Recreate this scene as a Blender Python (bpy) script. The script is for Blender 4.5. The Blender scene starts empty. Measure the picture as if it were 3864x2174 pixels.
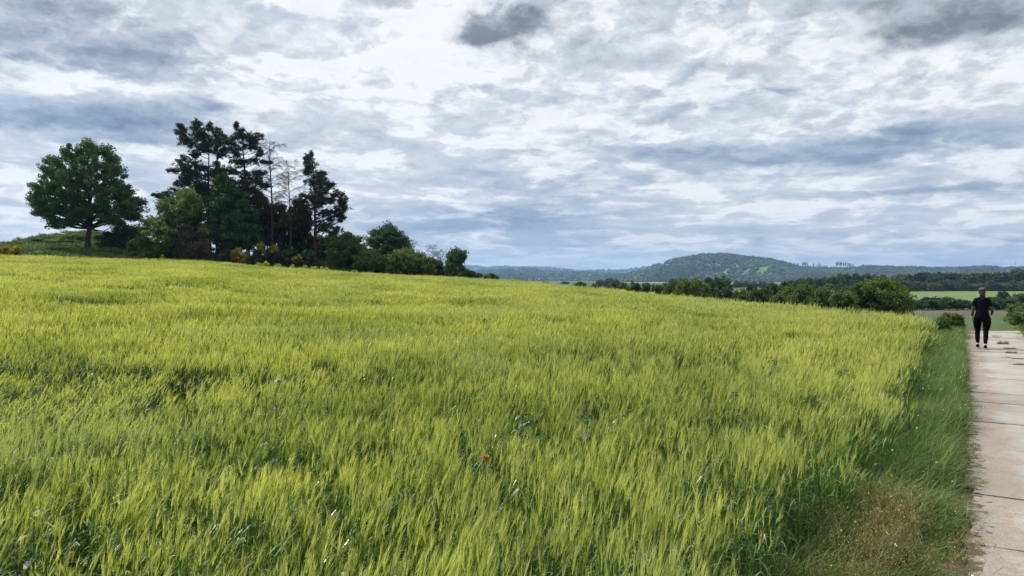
import bpy, math, random
import numpy as np

# ------------------------------------------------------------------ scene, camera, light
sc = bpy.context.scene
COL = sc.collection
R = math.radians
EYE = 2.1          # camera height over the track
F = 739.0          # focal length in pixels of a 1024 wide frame
HZ = 274.4         # row of the true horizon

cam_d = bpy.data.cameras.new("camera")
cam = bpy.data.objects.new("camera", cam_d)
COL.objects.link(cam)
cam.location = (0, 0, EYE)
cam.rotation_euler = (R(90), 0, 0)
cam_d.sensor_width = 36.0
cam_d.lens = F / 1024 * 36.0
cam_d.shift_y = (HZ - 288) / 1024.0
cam_d.clip_start = 0.05
cam_d.clip_end = 40000
sc.camera = cam

SUN_AZ, SUN_EL = R(-62), R(50)     # azimuth from +Y towards +X
sun_d = bpy.data.lights.new("sun", 'SUN')
sun_d.energy = 5.0
sun_d.angle = R(1.0)
sun_d.color = (1.0, 0.95, 0.86)
sun = bpy.data.objects.new("sun", sun_d)
COL.objects.link(sun)
from mathutils import Vector, Matrix, Euler
sdir = Vector((math.sin(SUN_AZ) * math.cos(SUN_EL), math.cos(SUN_AZ) * math.cos(SUN_EL), math.sin(SUN_EL)))
sun.rotation_euler = (-sdir).to_track_quat('-Z', 'Y').to_euler()
sun.location = (-30, 20, 60)

sc.view_settings.view_transform = 'Standard'
sc.view_settings.look = 'None'
sc.view_settings.gamma = 1
sc.view_settings.exposure = 0.0
sc.render.engine = 'CYCLES'
cy = sc.cycles
cy.max_bounces = 5
cy.diffuse_bounces = 3
cy.glossy_bounces = 1
cy.transmission_bounces = 3
cy.transparent_max_bounces = 8
cy.volume_bounces = 1
cy.use_adaptive_sampling = True
cy.adaptive_threshold = 0.02
cy.use_denoising = True
cy.sample_clamp_indirect = 4
cy.caustics_reflective = False
cy.caustics_refractive = False


class NT:
    """tiny node tree writer"""
    def __init__(self, nt):
        self.nt = nt

    def n(self, typ, ins=None, **props):
        nd = self.nt.nodes.new(typ)
        for k, v in props.items():
            setattr(nd, k, v)
        for k, v in (ins or {}).items():
            s = nd.inputs[k]
            if isinstance(v, bpy.types.NodeSocket):
                self.nt.links.new(v, s)
            else:
                s.default_value = v
        return nd

    def m(self, op, a, b=0.0, c=0.0, clamp=False):
        return self.n('ShaderNodeMath', {0: a, 1: b, 2: c}, operation=op, use_clamp=clamp).outputs[0]

    def vm(self, op, a, b=(0, 0, 0), c=(0, 0, 0)):
        nd = self.n('ShaderNodeVectorMath', {0: a, 1: b, 2: c}, operation=op)
        return nd.outputs[1] if op in ('DOT_PRODUCT', 'LENGTH') else nd.outputs[0]

    def noise(self, vec, scale, detail=4, rough=0.5, dist=0.0, color=False, dim='3D'):
        dim = getattr(self, 'dim', dim)
        nd = self.n('ShaderNodeTexNoise', {'Vector': vec, 'Scale': scale, 'Detail': detail, 'Roughness': rough, 'Distortion': dist}, noise_dimensions=dim)
        return nd.outputs[1 if color else 0]

    def ramp(self, fac, stops, interp='LINEAR'):
        nd = self.n('ShaderNodeValToRGB', {0: fac})
        cr = nd.color_ramp
        cr.interpolation = interp
        while len(cr.elements) < len(stops):
            cr.elements.new(0.5)
        for e, (p, c) in zip(cr.elements, stops):
            e.position = p
            e.color = (*c, 1) if len(c) == 3 else c
        return nd.outputs[0]

    def mix(self, fac, a, b, blend='MIX'):
        nd = self.n('ShaderNodeMix', data_type='RGBA', blend_type=blend)
        for s, v in ((nd.inputs[0], fac), (nd.inputs[6], a), (nd.inputs[7], b)):
            if isinstance(v, bpy.types.NodeSocket):
                self.nt.links.new(v, s)
            else:
                s.default_value = v if not isinstance(v, tuple) or len(v) == 4 else (*v, 1)
        return nd.outputs[2]

    def maprange(self, v, a, b, c=0.0, d=1.0, smooth=True):
        return self.n('ShaderNodeMapRange', {0: v, 1: a, 2: b, 3: c, 4: d},
                      interpolation_type='SMOOTHSTEP' if smooth else 'LINEAR').outputs[0]


def build_world():
    w = bpy.data.worlds.new("World")
    sc.world = w
    w.use_nodes = True
    nt = w.node_tree
    nt.nodes.clear()
    t = NT(nt)
    t.dim = '2D'
    sky = t.n('ShaderNodeTexSky', sky_type='NISHITA', sun_disc=False, sun_elevation=SUN_EL, sun_rotation=SUN_AZ,
              air_density=1.0, dust_density=1.2, ozone_density=1.5)
    d = t.n('ShaderNodeTexCoord').outputs['Generated']
    sp = t.n('ShaderNodeSeparateXYZ', {0: d})
    x, y, z = sp.outputs
    az = t.m('ARCTAN2', x, y)
    el = t.m('ARCSINE', z)
    zc = t.m('ADD', t.m('MAXIMUM', z, 0.0), 0.16)
    P = t.n('ShaderNodeCombineXYZ', {0: t.m('DIVIDE', x, zc), 1: t.m('DIVIDE', y, zc), 2: 0.0}).outputs[0]
    # ragged warp of the cloud field in angles
    A0 = t.n('ShaderNodeCombineXYZ', {0: az, 1: t.m('MULTIPLY', t.m('LOGARITHM', t.m('ADD', t.m('MAXIMUM', el, 0.0), 0.11), 2.71828), 0.68), 2: 0.0}).outputs[0]
    A = t.n('ShaderNodeCombineXYZ', {0: az, 1: el, 2: 0.0}).outputs[0]
    wn = t.noise(A0, 7, 3, 0.5, color=True)
    wv = t.vm('MULTIPLY', t.vm('SUBTRACT', wn, (0.5, 0.5, 0.5)), (0.13, 0.05, 0.0))
    wn2 = t.noise(A0, 24, 6, 0.6, color=True)
    wv2 = t.vm('MULTIPLY', t.vm('SUBTRACT', wn2, (0.5, 0.5, 0.5)), (0.06, 0.035, 0.0))
    elk = t.maprange(el, 0.0, 0.3, 0.25, 1.0)
    wv = t.vm('MULTIPLY', t.vm('ADD', wv, wv2), t.n('ShaderNodeCombineXYZ', {0: elk, 1: elk, 2: 0.0}).outputs[0])
    A = t.vm('ADD', A, wv)

    def blobs(lst):
        acc = 0.0
        for (px, py, sx, sy, amp) in lst:
            u = (px - 512) / F
            v = (HZ - py) / F
            a0 = math.atan(u)
            e0 = math.atan(v * math.cos(a0))
            ia = F / sx * (1 + u * u)
            ie = F / sy * math.sqrt(1 + u * u)
            q = t.vm('MULTIPLY_ADD', A, (ia, ie, 0), (-a0 * ia, -e0 * ie, 0))
            g = t.m('POWER', 0.36788, t.vm('DOT_PRODUCT', q, q))
            acc = t.m('MULTIPLY_ADD', g, amp, acc)
        return acc

    tone = [(474, 8, 20, 10, .4), (452, 28, 14, 12, .35), (845, 30, 22, 12, .2), (50, 20, 130, 42, -.36), (165, 60, 75, 16, -.34), (60, 60, 60, 14, -.12), (50, 122, 110, 20, -.42), (150, 125, 90, 18, -.36), (215, 105, 30, 13, -.34),
            (120, 86, 90, 8, .18), (330, 60, 120, 40, .22), (430, 50, 40, 22, .2), (225, 75, 40, 10, .12),
            (440, 82, 26, 10, -.2), (478, 85, 16, 7, -.28), (405, 72, 18, 8, .25), (320, 78, 24, 7, -.14), (250, 95, 30, 8, .1),
            (110, 152, 110, 12, .22), (20, 180, 60, 22, .1), (40, 215, 80, 30, .05), (135, 165, 30, 10, -.2), (5, 192, 12, 12, -.2),
            (440, 165, 70, 12, -.16), (365, 165, 60, 12, .18), (440, 199, 60, 2.6, .3), (458, 207, 18, 2.5, .3), (455, 224, 120, 16, -.36),
            (476, 236, 5, 2.6, .55), (560, 185, 60, 10, -.28), (530, 215, 70, 14, -.22), (560, 236, 60, 18, -.12),
            (720, 35, 90, 32, .1), (590, 45, 60, 18, -.06), (580, 90, 60, 10, .12), (640, 76, 28, 8, .3), (622, 92, 24, 6, -.22),
            (800, 70, 70, 20, .12), (730, 128, 60, 7, .26), (830, 118, 70, 8, .1), (925, 118, 45, 5, .16),
            (905, 140, 110, 14, -.5), (690, 152, 80, 8, -.34), (820, 160, 120, 8, -.3), (965, 190, 110, 9, -.36), (590, 170, 60, 6, .06),
            (800, 205, 110, 5, .2), (870, 188, 70, 2.6, .3), (622, 203, 26, 3, .36), (700, 196, 30, 5, .34), (980, 212, 60, 4, .12), (740, 178, 90, 6, -.12),
            (857, 238, 16, 4, .4), (846, 243, 26, 3, -.2), (690, 250, 22, 3, .2), (960, 243, 16, 3, -.22), (1012, 242, 14, 3, -.22), (785, 246, 7, 2, -.22), (760, 243, 6, 3, -.2),
            (735, 235, 200, 8, -.02), (700, 222, 180, 6, .06), (560, 262, 130, 5, .24), (850, 256, 160, 5, .12)]
    gray = [(492, 30, 27, 15, -.95), (514, 16, 22, 14, -.7), (476, 42, 24, 8, -.35), (530, 28, 12, 10, -.4), (930, 16, 100, 24, -.85), (885, 36, 30, 12, -.4), (990, 30, 60, 16, -.5)]
    holes = [(700, 107, 26, 5, .75), (775, 94, 30, 4, .7), (728, 98, 26, 3, .4), (985, 52, 30, 7, .5), (560, 4, 22, 6, .5), (708, 1, 22, 5, .6),
             (285, 22, 42, 7, .38), (360, 27, 34, 6, .3), (330, 6, 24, 5, .3), (262, 10, 18, 5, .3), (10, 100, 60, 9, .4), (440, 2, 26, 6, .3)]
    # cloud texture: three octaves groups on the flat cloud layer, relief by a sideways difference
    n1 = t.noise(P, 0.9, 3, 0.5)
    Pw = t.vm('ADD', P, t.vm('MULTIPLY', t.vm('SUBTRACT', t.noise(P, 1.7, 4, 0.55, color=True), (0.5, 0.5, 0.5)), (0.5, 0.5, 0.0)))
    n2 = t.noise(Pw, 2.2, 10, 0.60)
    n2b = t.noise(t.vm('ADD', Pw, (-0.04, 0.09, 0.02)), 2.2, 5, 0.5)
    B1 = t.vm('ADD', A0, t.vm('MULTIPLY', wv2, (0.8, 0.8, 0.0)))
    n3 = t.noise(B1, 13, 9, 0.60)
    n3b = t.noise(t.vm('ADD', B1, (0.004, -0.02, 0.0)), 13, 5, 0.55)
    T = blobs(tone)
    G = blobs(gray)
    H = blobs(holes)
    base = t.m('MULTIPLY_ADD', t.m('SUBTRACT', n1, 0.5), 0.24, 0.80)
    low = t.maprange(el, 0.02, 0.30, -0.03, 0.0)
    base = t.m('ADD', t.m('ADD', base, low), T)
    base = t.m('MULTIPLY_ADD', t.m('SUBTRACT', n2, 0.5), 0.28, base)
    base = t.m('MULTIPLY_ADD', t.m('SUBTRACT', n3, 0.5), 0.34, base)
    # bright torn layer in front of the blue grey one
    q = t.m('MULTIPLY_ADD', T, 0.22, n2)
    q = t.m('MULTIPLY_ADD', t.m('SUBTRACT', n3, 0.5), 0.35, q)
    puff = t.maprange(q, 0.44, 0.60)
    amp = t.m('MULTIPLY_ADD', t.m('SUBTRACT', n3, 0.5), 0.5, 0.22)
    val = t.m('MULTIPLY_ADD', puff, amp, base)
    relk = t.maprange(el, 0.02, 0.3, 0.3, 1.2)
    val = t.m('MULTIPLY_ADD', t.m('MULTIPLY', t.m('SUBTRACT', n3b, n3), relk), -0.9, val)
    val = t.m('MULTIPLY_ADD', t.m('SUBTRACT', n2, n2b), 0.5, val)
    val = t.m('MULTIPLY_ADD', val, 0.86, 0.03, clamp=True)
    Gm = t.maprange(t.m('ADD', t.m('MULTIPLY', G, -1.0), t.m('MULTIPLY', t.m('SUBTRACT', n3, 0.5), 0.9)), 0.02, 0.75)
    cloud = t.ramp(val, [(0.0, (0.16, 0.225, 0.34)), (0.28, (0.28, 0.365, 0.475)), (0.5, (0.44, 0.52, 0.62)), (0.74, (0.65, 0.70, 0.76)), (1.0, (0.93, 0.94, 0.945))])
    bw = t.n('ShaderNodeRGBToBW', {0: cloud}).outputs[0]
    grayc = t.mix(1.0, bw, (0.98, 1.0, 1.03), 'MULTIPLY')
    # high clouds are more neutral, low ones bluer
    neutral = t.maprange(el, 0.12, 0.40, 0.0, 0.5)
    cloud = t.mix(neutral, cloud, grayc)
    cloud = t.mix(t.m('MULTIPLY', Gm, 0.92), cloud, t.mix(t.maprange(t.m('ADD', n3, t.m('MULTIPLY', G, 0.25)), .20, .55), (0.155, 0.19, 0.24, 1), (0.46, 0.51, 0.58, 1)))
    hole = t.m('MULTIPLY', H, t.maprange(n2, 0.62, 0.40), clamp=True)
    cloud10 = t.mix(1.0, cloud, (10.5, 10.5, 10.5), 'MULTIPLY')
    skyc = t.mix(0.35, t.mix(1.0, sky.outputs[0], (1.0, 1.0, 1.0), 'MULTIPLY'), (2.1, 3.4, 6.2))
    nz = [c for c in (cloud10, skyc)]
    for s in (cloud10.node, skyc.node):
        s.clamp_result = False
    fin = t.mix(hole, cloud10, skyc)
    bg = t.n('ShaderNodeBackground', {'Color': fin, 'Strength': 0.1})
    out = t.n('ShaderNodeOutputWorld')
    nt.links.new(bg.outputs[0], out.inputs[0])
    w.cycles.sampling_method = 'MANUAL'
    w.cycles.sample_map_resolution = 512


build_world()

# ------------------------------------------------------------------ helpers
rng = np.random.default_rng(7)


def tag(o, label=None, cat=None, group=None, kind=None):
    if label: o['label'] = label
    if cat: o['category'] = cat
    if group: o['group'] = group
    if kind: o['kind'] = kind
    return o


def empty(name, loc, label=None, cat=None, group=None, rz=0.0):
    o = bpy.data.objects.new(name, None)
    o.empty_display_size = 0.3
    COL.objects.link(o)
    o.location = loc
    o.rotation_euler = (0, 0, rz)
    return tag(o, label, cat, group)


def mesh_data(name, verts, faces, mats=(), face_mat=None, tint=None, smooth=False):
    """faces: list of (n,k) int arrays (k=3 or 4)"""
    verts = np.asarray(verts, dtype=np.float32).reshape(-1, 3)
    if isinstance(faces, np.ndarray):
        faces = [faces]
    faces = [np.asarray(f, dtype=np.int32) for f in faces if len(f)]
    me = bpy.data.meshes.new(name)
    nl = sum(f.size for f in faces)
    nf = sum(len(f) for f in faces)
    me.vertices.add(len(verts))
    me.vertices.foreach_set('co', verts.ravel())
    me.loops.add(nl)
    me.polygons.add(nf)
    me.loops.foreach_set('vertex_index', np.concatenate([f.ravel() for f in faces]))
    starts = []
    tot = []
    s = 0
    for f in faces:
        k = f.shape[1]
        starts.append(s + np.arange(len(f)) * k)
        s += f.size
    me.polygons.foreach_set('loop_start', np.concatenate(starts).astype(np.int32))
    for m in mats:
        me.materials.append(m)
    if face_mat is not None:
        me.polygons.foreach_set('material_index', np.asarray(face_mat, dtype=np.int32))
    me.polygons.foreach_set('use_smooth', np.full(nf, smooth))
    if tint is not None:
        a = me.attributes.new('tint', 'FLOAT', 'FACE')
        a.data.foreach_set('value', np.asarray(tint, dtype=np.float32))
    me.update(calc_edges=True)
    return me


def obj(name, me, parent=None, loc=None):
    o = bpy.data.objects.new(name, me)
    COL.objects.link(o)
    if parent is not None:
        o.parent = parent
    if loc is not None:
        o.location = loc
    return o


def hash2(ix, iy, seed):
    h = (ix.astype(np.int64) * 374761393 + iy.astype(np.int64) * 668265263 + seed * 2147483647) & 0xffffffff
    h = ((h ^ (h >> 13)) * 1274126177) & 0xffffffff
    return ((h ^ (h >> 16)) & 0xffff) / 65535.0


def vnoise(x, y, seed=0):
    x = np.asarray(x, dtype=float); y = np.asarray(y, dtype=float)
    ix = np.floor(x); iy = np.floor(y)
    fx = x - ix; fy = y - iy
    fx = fx * fx * (3 - 2 * fx); fy = fy * fy * (3 - 2 * fy)
    a = hash2(ix, iy, seed); b = hash2(ix + 1, iy, seed); c = hash2(ix, iy + 1, seed); d = hash2(ix + 1, iy + 1, seed)
    return (a * (1 - fx) + b * fx) * (1 - fy) + (c * (1 - fx) + d * fx) * fy


def fbm(x, y, seed=0, octv=3):
    s = 0; a = 0.5; t = 0
    for i in range(octv):
        s = s + a * vnoise(x * 2 ** i, y * 2 ** i, seed + i * 17); t += a; a *= 0.5
    return s / t


def sstep(a, b, x):
    q = np.clip((x - a) / (b - a), 0, 1)
    return q * q * (3 - 2 * q)


# ------------------------------------------------------------------ terrain
# far edge of the barley: (pixel column, row of the canopy, distance)
_edge = np.array([(0, 255, 72), (88, 257.5, 72), (199, 261, 72), (278, 267.3, 72), (358, 272.4, 72), (437, 277, 72), (497, 279.6, 70),
                  (577, 285.5, 66), (676, 293, 60), (756, 299, 50), (835, 305.2, 39), (885, 308.3, 31.5), (915, 310.5, 28), (948, 318, 23), (965, 322, 21)], dtype=float)
_eu = (_edge[:, 0] - 512) / F
_eD = _edge[:, 2]
_ez = -(_edge[:, 1] - HZ) / F * _edge[:, 2] + EYE - 0.75      # ground height there


def Dc(u): return np.interp(u, _eu, _eD)


def Gc(u): return np.interp(u, _eu, _ez)


_V = np.array([(0, 0), (26, 0), (34, -.35), (60, -2.6), (90, -3.9), (130, -4.85), (155, -5.3), (300, -7.9), (500, -9.2), (1000, -10.5), (1500, -14), (2200, -20), (3000, -22), (40000, -22)])


def ground_h(x, y):
    x = np.asarray(x, dtype=float); y = np.asarray(y, dtype=float)
    yy = np.maximum(y, 0.01)
    u = x / np.maximum(y, 1.0)
    r = np.where(y > 1, yy, 0)
    D = Dc(u); G = Gc(u)
    near = G * (np.clip(r / D, 0, 1)) ** 1.5
    V = np.interp(yy * np.where(np.abs(u) > .8, np.sqrt(1 + u * u) / 1.28, 1), _V[:, 0], _V[:, 1])
    left = sstep(-0.02, -0.2, u)
    rise = left * 1.7 * sstep(D, D + 9, yy)
    L = 22 + left * 330 + 25 * sstep(.5, -.1, u)
    w = sstep(D - 1, D + L, yy)
    far = (G + rise) * (1 - w) + V * w
    rgt = sstep(0.58, 0.64, u)
    h = np.where(yy < D, near, far)
    h = h * (1 - rgt) + V * rgt
    # bank behind the big tree
    h = h + 3.0 * np.exp(-(((x + 55) / 10.0) ** 2 + ((y - 97) / 8.0) ** 2))
    # low bank right of the track
    h = h + .9 * np.exp(-(((x - 30.5) / 4.0) ** 2 + ((y - 38) / 8.0) ** 2))
    h = np.where(y < 1, np.where(y < -20, 0, h * 0), h)
    return h


def gh(x, y): return float(ground_h(np.array([x]), np.array([y]))[0])


ROADS = 0.613           # track runs to the right of the view axis
RL, RR = 0.0, 1.98      # left and right edge offsets in x
BE = -0.80              # barley edge offset


def new_mat(name):
    m = bpy.data.materials.new(name)
    m.use_nodes = True
    m.node_tree.nodes.clear()
    return m, NT(m.node_tree)


def finish(m, t, shader, disp=None):
    out = t.n('ShaderNodeOutputMaterial')
    m.node_tree.links.new(shader, out.inputs[0])
    return m


def principled(t, color, rough=0.8, bump=None, bstr=0.3, bdist=0.02, spec=0.3):
    ins = {'Base Color': color if isinstance(color, bpy.types.NodeSocket) else (*color, 1), 'Roughness': rough, 'Specular IOR Level': spec}
    if bump is not None:
        b = t.n('ShaderNodeBump', {'Height': bump, 'Strength': bstr, 'Distance': bdist})
        ins['Normal'] = b.outputs[0]
    return t.n('ShaderNodeBsdfPrincipled', ins).outputs[0]


def plain(name, color, rough=0.8, spec=0.3, var=0.25, scale=8):
    m, t = new_mat(name)
    g = t.n('ShaderNodeNewGeometry')
    n = t.noise(g.outputs['Position'], scale, 5, 0.6)
    k = t.maprange(n, 0.3, 0.7, 1 - var, 1 + var)
    c = t.mix(1.0, (*color, 1), t.n('ShaderNodeCombineColor', {0: k, 1: k, 2: k}).outputs[0], 'MULTIPLY')
    return finish(m, t, principled(t, c, rough, n, 0.3, 0.01, spec))


def ground_mat(name, a, b, c, s1=0.15, s2=2.0, hs=None, bd=0.05):
    m, t = new_mat(name)
    g = t.n('ShaderNodeNewGeometry').outputs['Position']
    n1 = t.noise(g, s1, 5, 0.6)
    n2 = t.noise(g, s2, 6, 0.65)
    col = t.mix(t.maprange(n1, .35, .65), (*a, 1), (*b, 1))
    col = t.mix(t.maprange(n2, .45, .75), col, (*c, 1))
    return finish(m, t, principled(t, col, 0.9, n2, 0.6, bd, 0.2))


M_soil = ground_mat('soil', (.045, .035, .02), (.06, .045, .028), (.04, .06, .02), 1.0, 12)
M_grass = ground_mat('grass_ground', (.05, .085, .022), (.085, .115, .032), (.035, .06, .02), .08, 1.2)
M_meadow = ground_mat('meadow', (.12, .165, .05), (.16, .20, .065), (.09, .13, .04), .02, .35)
M_crop = ground_mat('young_crop', (.055, .095, .03), (.07, .115, .038), (.045, .08, .025), .05, .8)
M_plough = ground_mat('ploughed_earth', (.105, .082, .062), (.13, .10, .078), (.08, .062, .048), .1, 1.5)
M_pale = ground_mat('pale_field', (.15, .23, .09), (.19, .26, .11), (.13, .2, .08), .004, .03)
M_forestfloor = ground_mat('hill_ground', (.11, .18, .06), (.15, .22, .075), (.08, .14, .045), .004, .05)


def polar_ground():
    ang = np.concatenate([np.radians(np.linspace(-180, -46, 60, endpoint=False)), np.radians(np.arange(-46, 46, 0.16)), np.radians(np.linspace(46, 180, 60))])
    rad = [0.0]
    r = 0.6
    while r < 9800:
        rad.append(r); r *= 1.011 if r < 700 else 1.03
        if r < 20: r += 0.05
    rad = np.array(rad[1:])
    A, Rr = np.meshgrid(ang, rad)
    X = Rr * np.sin(A); Y = Rr * np.cos(A)
    Z = ground_h(X, Y)
    Z = Z + (fbm(X / 60, Y / 60, 3) - .5) * 0.8 * sstep(90, 300, Rr) + (fbm(X / 2.5, Y / 2.5, 9) - .5) * .05
    # flat, slightly sunk bed under the track
    off = X - ROADS * Y
    nr = sstep(-.25 - .45 * sstep(16, 26, Y), -.45 * sstep(16, 26, Y), off) * sstep(2.4, 2.1, off) * (Y < 29)
    Z = Z * (1 - nr) + (-0.03) * nr
    na, nrr = len(ang), len(rad)
    V = np.stack([X, Y, Z], -1).reshape(-1, 3)
    V = np.vstack([V, [[0, 0, 0]]])
    i = np.arange(nrr - 1)[:, None] * na + np.arange(na - 1)[None, :]
    Q = np.stack([i, i + 1, i + na + 1, i + na], -1).reshape(-1, 4)[:, ::-1]
    tri = np.stack([np.full(na - 1, len(V) - 1), np.arange(na - 1) + 1, np.arange(na - 1)], -1)
    ctr = V[Q].mean(1)
    cx, cyy = ctr[:, 0], ctr[:, 1]
    u = cx / np.maximum(cyy, 1)
    reg = np.zeros(len(Q), int)       # 0 grass
    inb = (cyy > -1) & (cyy < Dc(u)) & (cx < ROADS * cyy + BE + .1) & (u < .6)
    reg[inb] = 1                       # soil under the barley
    wob = (fbm(cx / 14, cyy / 200, 5) - .5)
    val = (u > .40) & (cyy > 36)
    reg[val & (cyy < 128 + wob * 6)] = 2                    # green crop
    reg[val & (cyy >= 128 + wob * 6) & (cyy < 152)] = 3       # ploughed
    reg[val & (cyy >= 152) & (cyy < 250)] = 0
    reg[(u > .3) & (cyy >= 250) & (cyy < 495)] = 4          # light meadow
    px = u * F + 512
    reg[(cyy > 1150) & (cyy < 1520 + wob * 60) & (px > 595) & (px < 665)] = 5
    reg[(cyy > 1050) & (cyy < 1380 + wob * 60) & (px > 728) & (px < 790)] = 5
    names = [('ground', M_grass), ('field_soil', M_soil), ('crop_field', M_crop), ('ploughed_field', M_plough), ('meadow', M_meadow), ('pale_field', M_pale)]
    labels = {'ground': 'rough green grass ground around the fields', 'field_soil': 'bare soil under the barley', 'crop_field': 'dark green young crop field beyond the end of the track',
              'ploughed_field': 'narrow brown ploughed strip in front of the far hedge', 'meadow': 'light green meadow in front of the right hand wood', 'pale_field': 'pale green fields at the foot of the wooded hill'}
    for k, (nm, mt) in enumerate(names):
        q = Q[reg == k]
        tr = tri if k == 0 else np.zeros((0, 3), int)
        used = np.unique(np.concatenate([q.ravel(), tr.ravel()]))
        mp = np.zeros(len(V), int); mp[used] = np.arange(len(used))
        me = mesh_data(nm, V[used], [mp[q], mp[tr]] if len(tr) else [mp[q]], [mt], smooth=True)
        tag(obj(nm, me), labels[nm], None, None, 'structure')


polar_ground()

# ------------------------------------------------------------------ hills
class Soup:
    """collects pieces of geometry for one mesh"""
    def __init__(self):
        self.v = []; self.f = {3: [], 4: []}; self.t = {3: [], 4: []}; self.mi = {3: [], 4: []}; self.n = 0

    def add(self, v, f, tint=0.5, mi=0):
        v = np.asarray(v, dtype=np.float32).reshape(-1, 3)
        f = np.asarray(f)
        k = f.shape[1]
        self.v.append(v); self.f[k].append(f + self.n)
        self.t[k].append(np.broadcast_to(np.asarray(tint, dtype=np.float32), (len(f),)))
        self.mi[k].append(np.full(len(f), mi))
        self.n += len(v)

    def data(self, name, mats, smooth=False):
        fs = []; tt = []; mm = []
        for k in (3, 4):
            if self.f[k]:
                fs.append(np.concatenate(self.f[k])); tt.append(np.concatenate(self.t[k])); mm.append(np.concatenate(self.mi[k]))
        return mesh_data(name, np.concatenate(self.v), fs, mats, np.concatenate(mm), np.concatenate(tt), smooth)


def leaf_mat(name, dark, light, trans=0.3, rough=0.55, spec=0.35, nscale=0.4, inst=False, tcol=None):
    m, t = new_mat(name)
    a = t.n('ShaderNodeAttribute', attribute_name='tint').outputs['Fac']
    g = t.n('ShaderNodeNewGeometry').outputs['Position']
    n = t.noise(g, nscale, 3, 0.6)
    f = t.m('MULTIPLY_ADD', t.m('SUBTRACT', n, 0.5), 1.6, a)
    if inst:
        r = t.n('ShaderNodeObjectInfo').outputs['Random']
        f = t.m('MULTIPLY_ADD', t.m('SUBTRACT', r, 0.5), 0.8, f)
    f = t.m('ADD', f, 0.0, clamp=True)
    c = t.mix(f, (*dark, 1), (*light, 1))
    p = principled(t, c, rough, spec=spec)
    tc = t.mix(1.0, c, (*(tcol or (1.25, 1.35, 0.55)), 1), 'MULTIPLY')
    tr = t.n('ShaderNodeBsdfTranslucent', {'Color': tc}).outputs[0]
    sh = t.n('ShaderNodeMixShader', {0: trans, 1: p, 2: tr}).outputs[0]
    return finish(m, t, sh)


M_bark = plain('bark', (.055, .042, .034), .9, .2, .4, 6)
M_barkred = plain('pine_bark', (.055, .034, .026), .95, .05, .4, 6)
M_dead = plain('dead_wood', (.042, .034, .030), .95, .05, .3, 6)
L_maple = leaf_mat('maple_leaves', (.026, .06, .018), (.088, .148, .038))
L_dark = leaf_mat('dark_green_leaves', (.024, .064, .027), (.07, .135, .048))
L_fresh = leaf_mat('fresh_green_leaves', (.05, .10, .022), (.14, .20, .045))
L_olive = leaf_mat('olive_green_leaves', (.042, .082, .024), (.125, .175, .047))
L_elder = leaf_mat('elder_leaves', (.045, .085, .02), (.14, .185, .04))
L_blue = leaf_mat('blue_green_leaves', (.028, .062, .03), (.07, .12, .052))
L_pine = leaf_mat('pine_needles', (.012, .026, .014), (.042, .062, .030), .15)
L_brown = leaf_mat('brown_twigs', (.05, .042, .03), (.085, .07, .04), .1)
L_rust = leaf_mat('rusty_needles', (.03, .032, .02), (.085, .06, .03), .1)
L_broom = leaf_mat('broom_flowers', (.10, .10, .015), (.48, .34, .02), .3, nscale=1.6)
L_rape = leaf_mat('rape_flowers', (.16, .20, .02), (.62, .56, .03), .3, nscale=3)
L_far = leaf_mat('hill_forest', (.010, .026, .016), (.085, .14, .045), .15, nscale=.004, inst=True)
L_wood = leaf_mat('wood_leaves', (.035, .06, .024), (.12, .15, .055), .2, nscale=.02, inst=True)

L_poplar = leaf_mat('poplar_leaves', (.055, .062, .03), (.13, .135, .06), .2, nscale=.05, inst=True)
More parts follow.
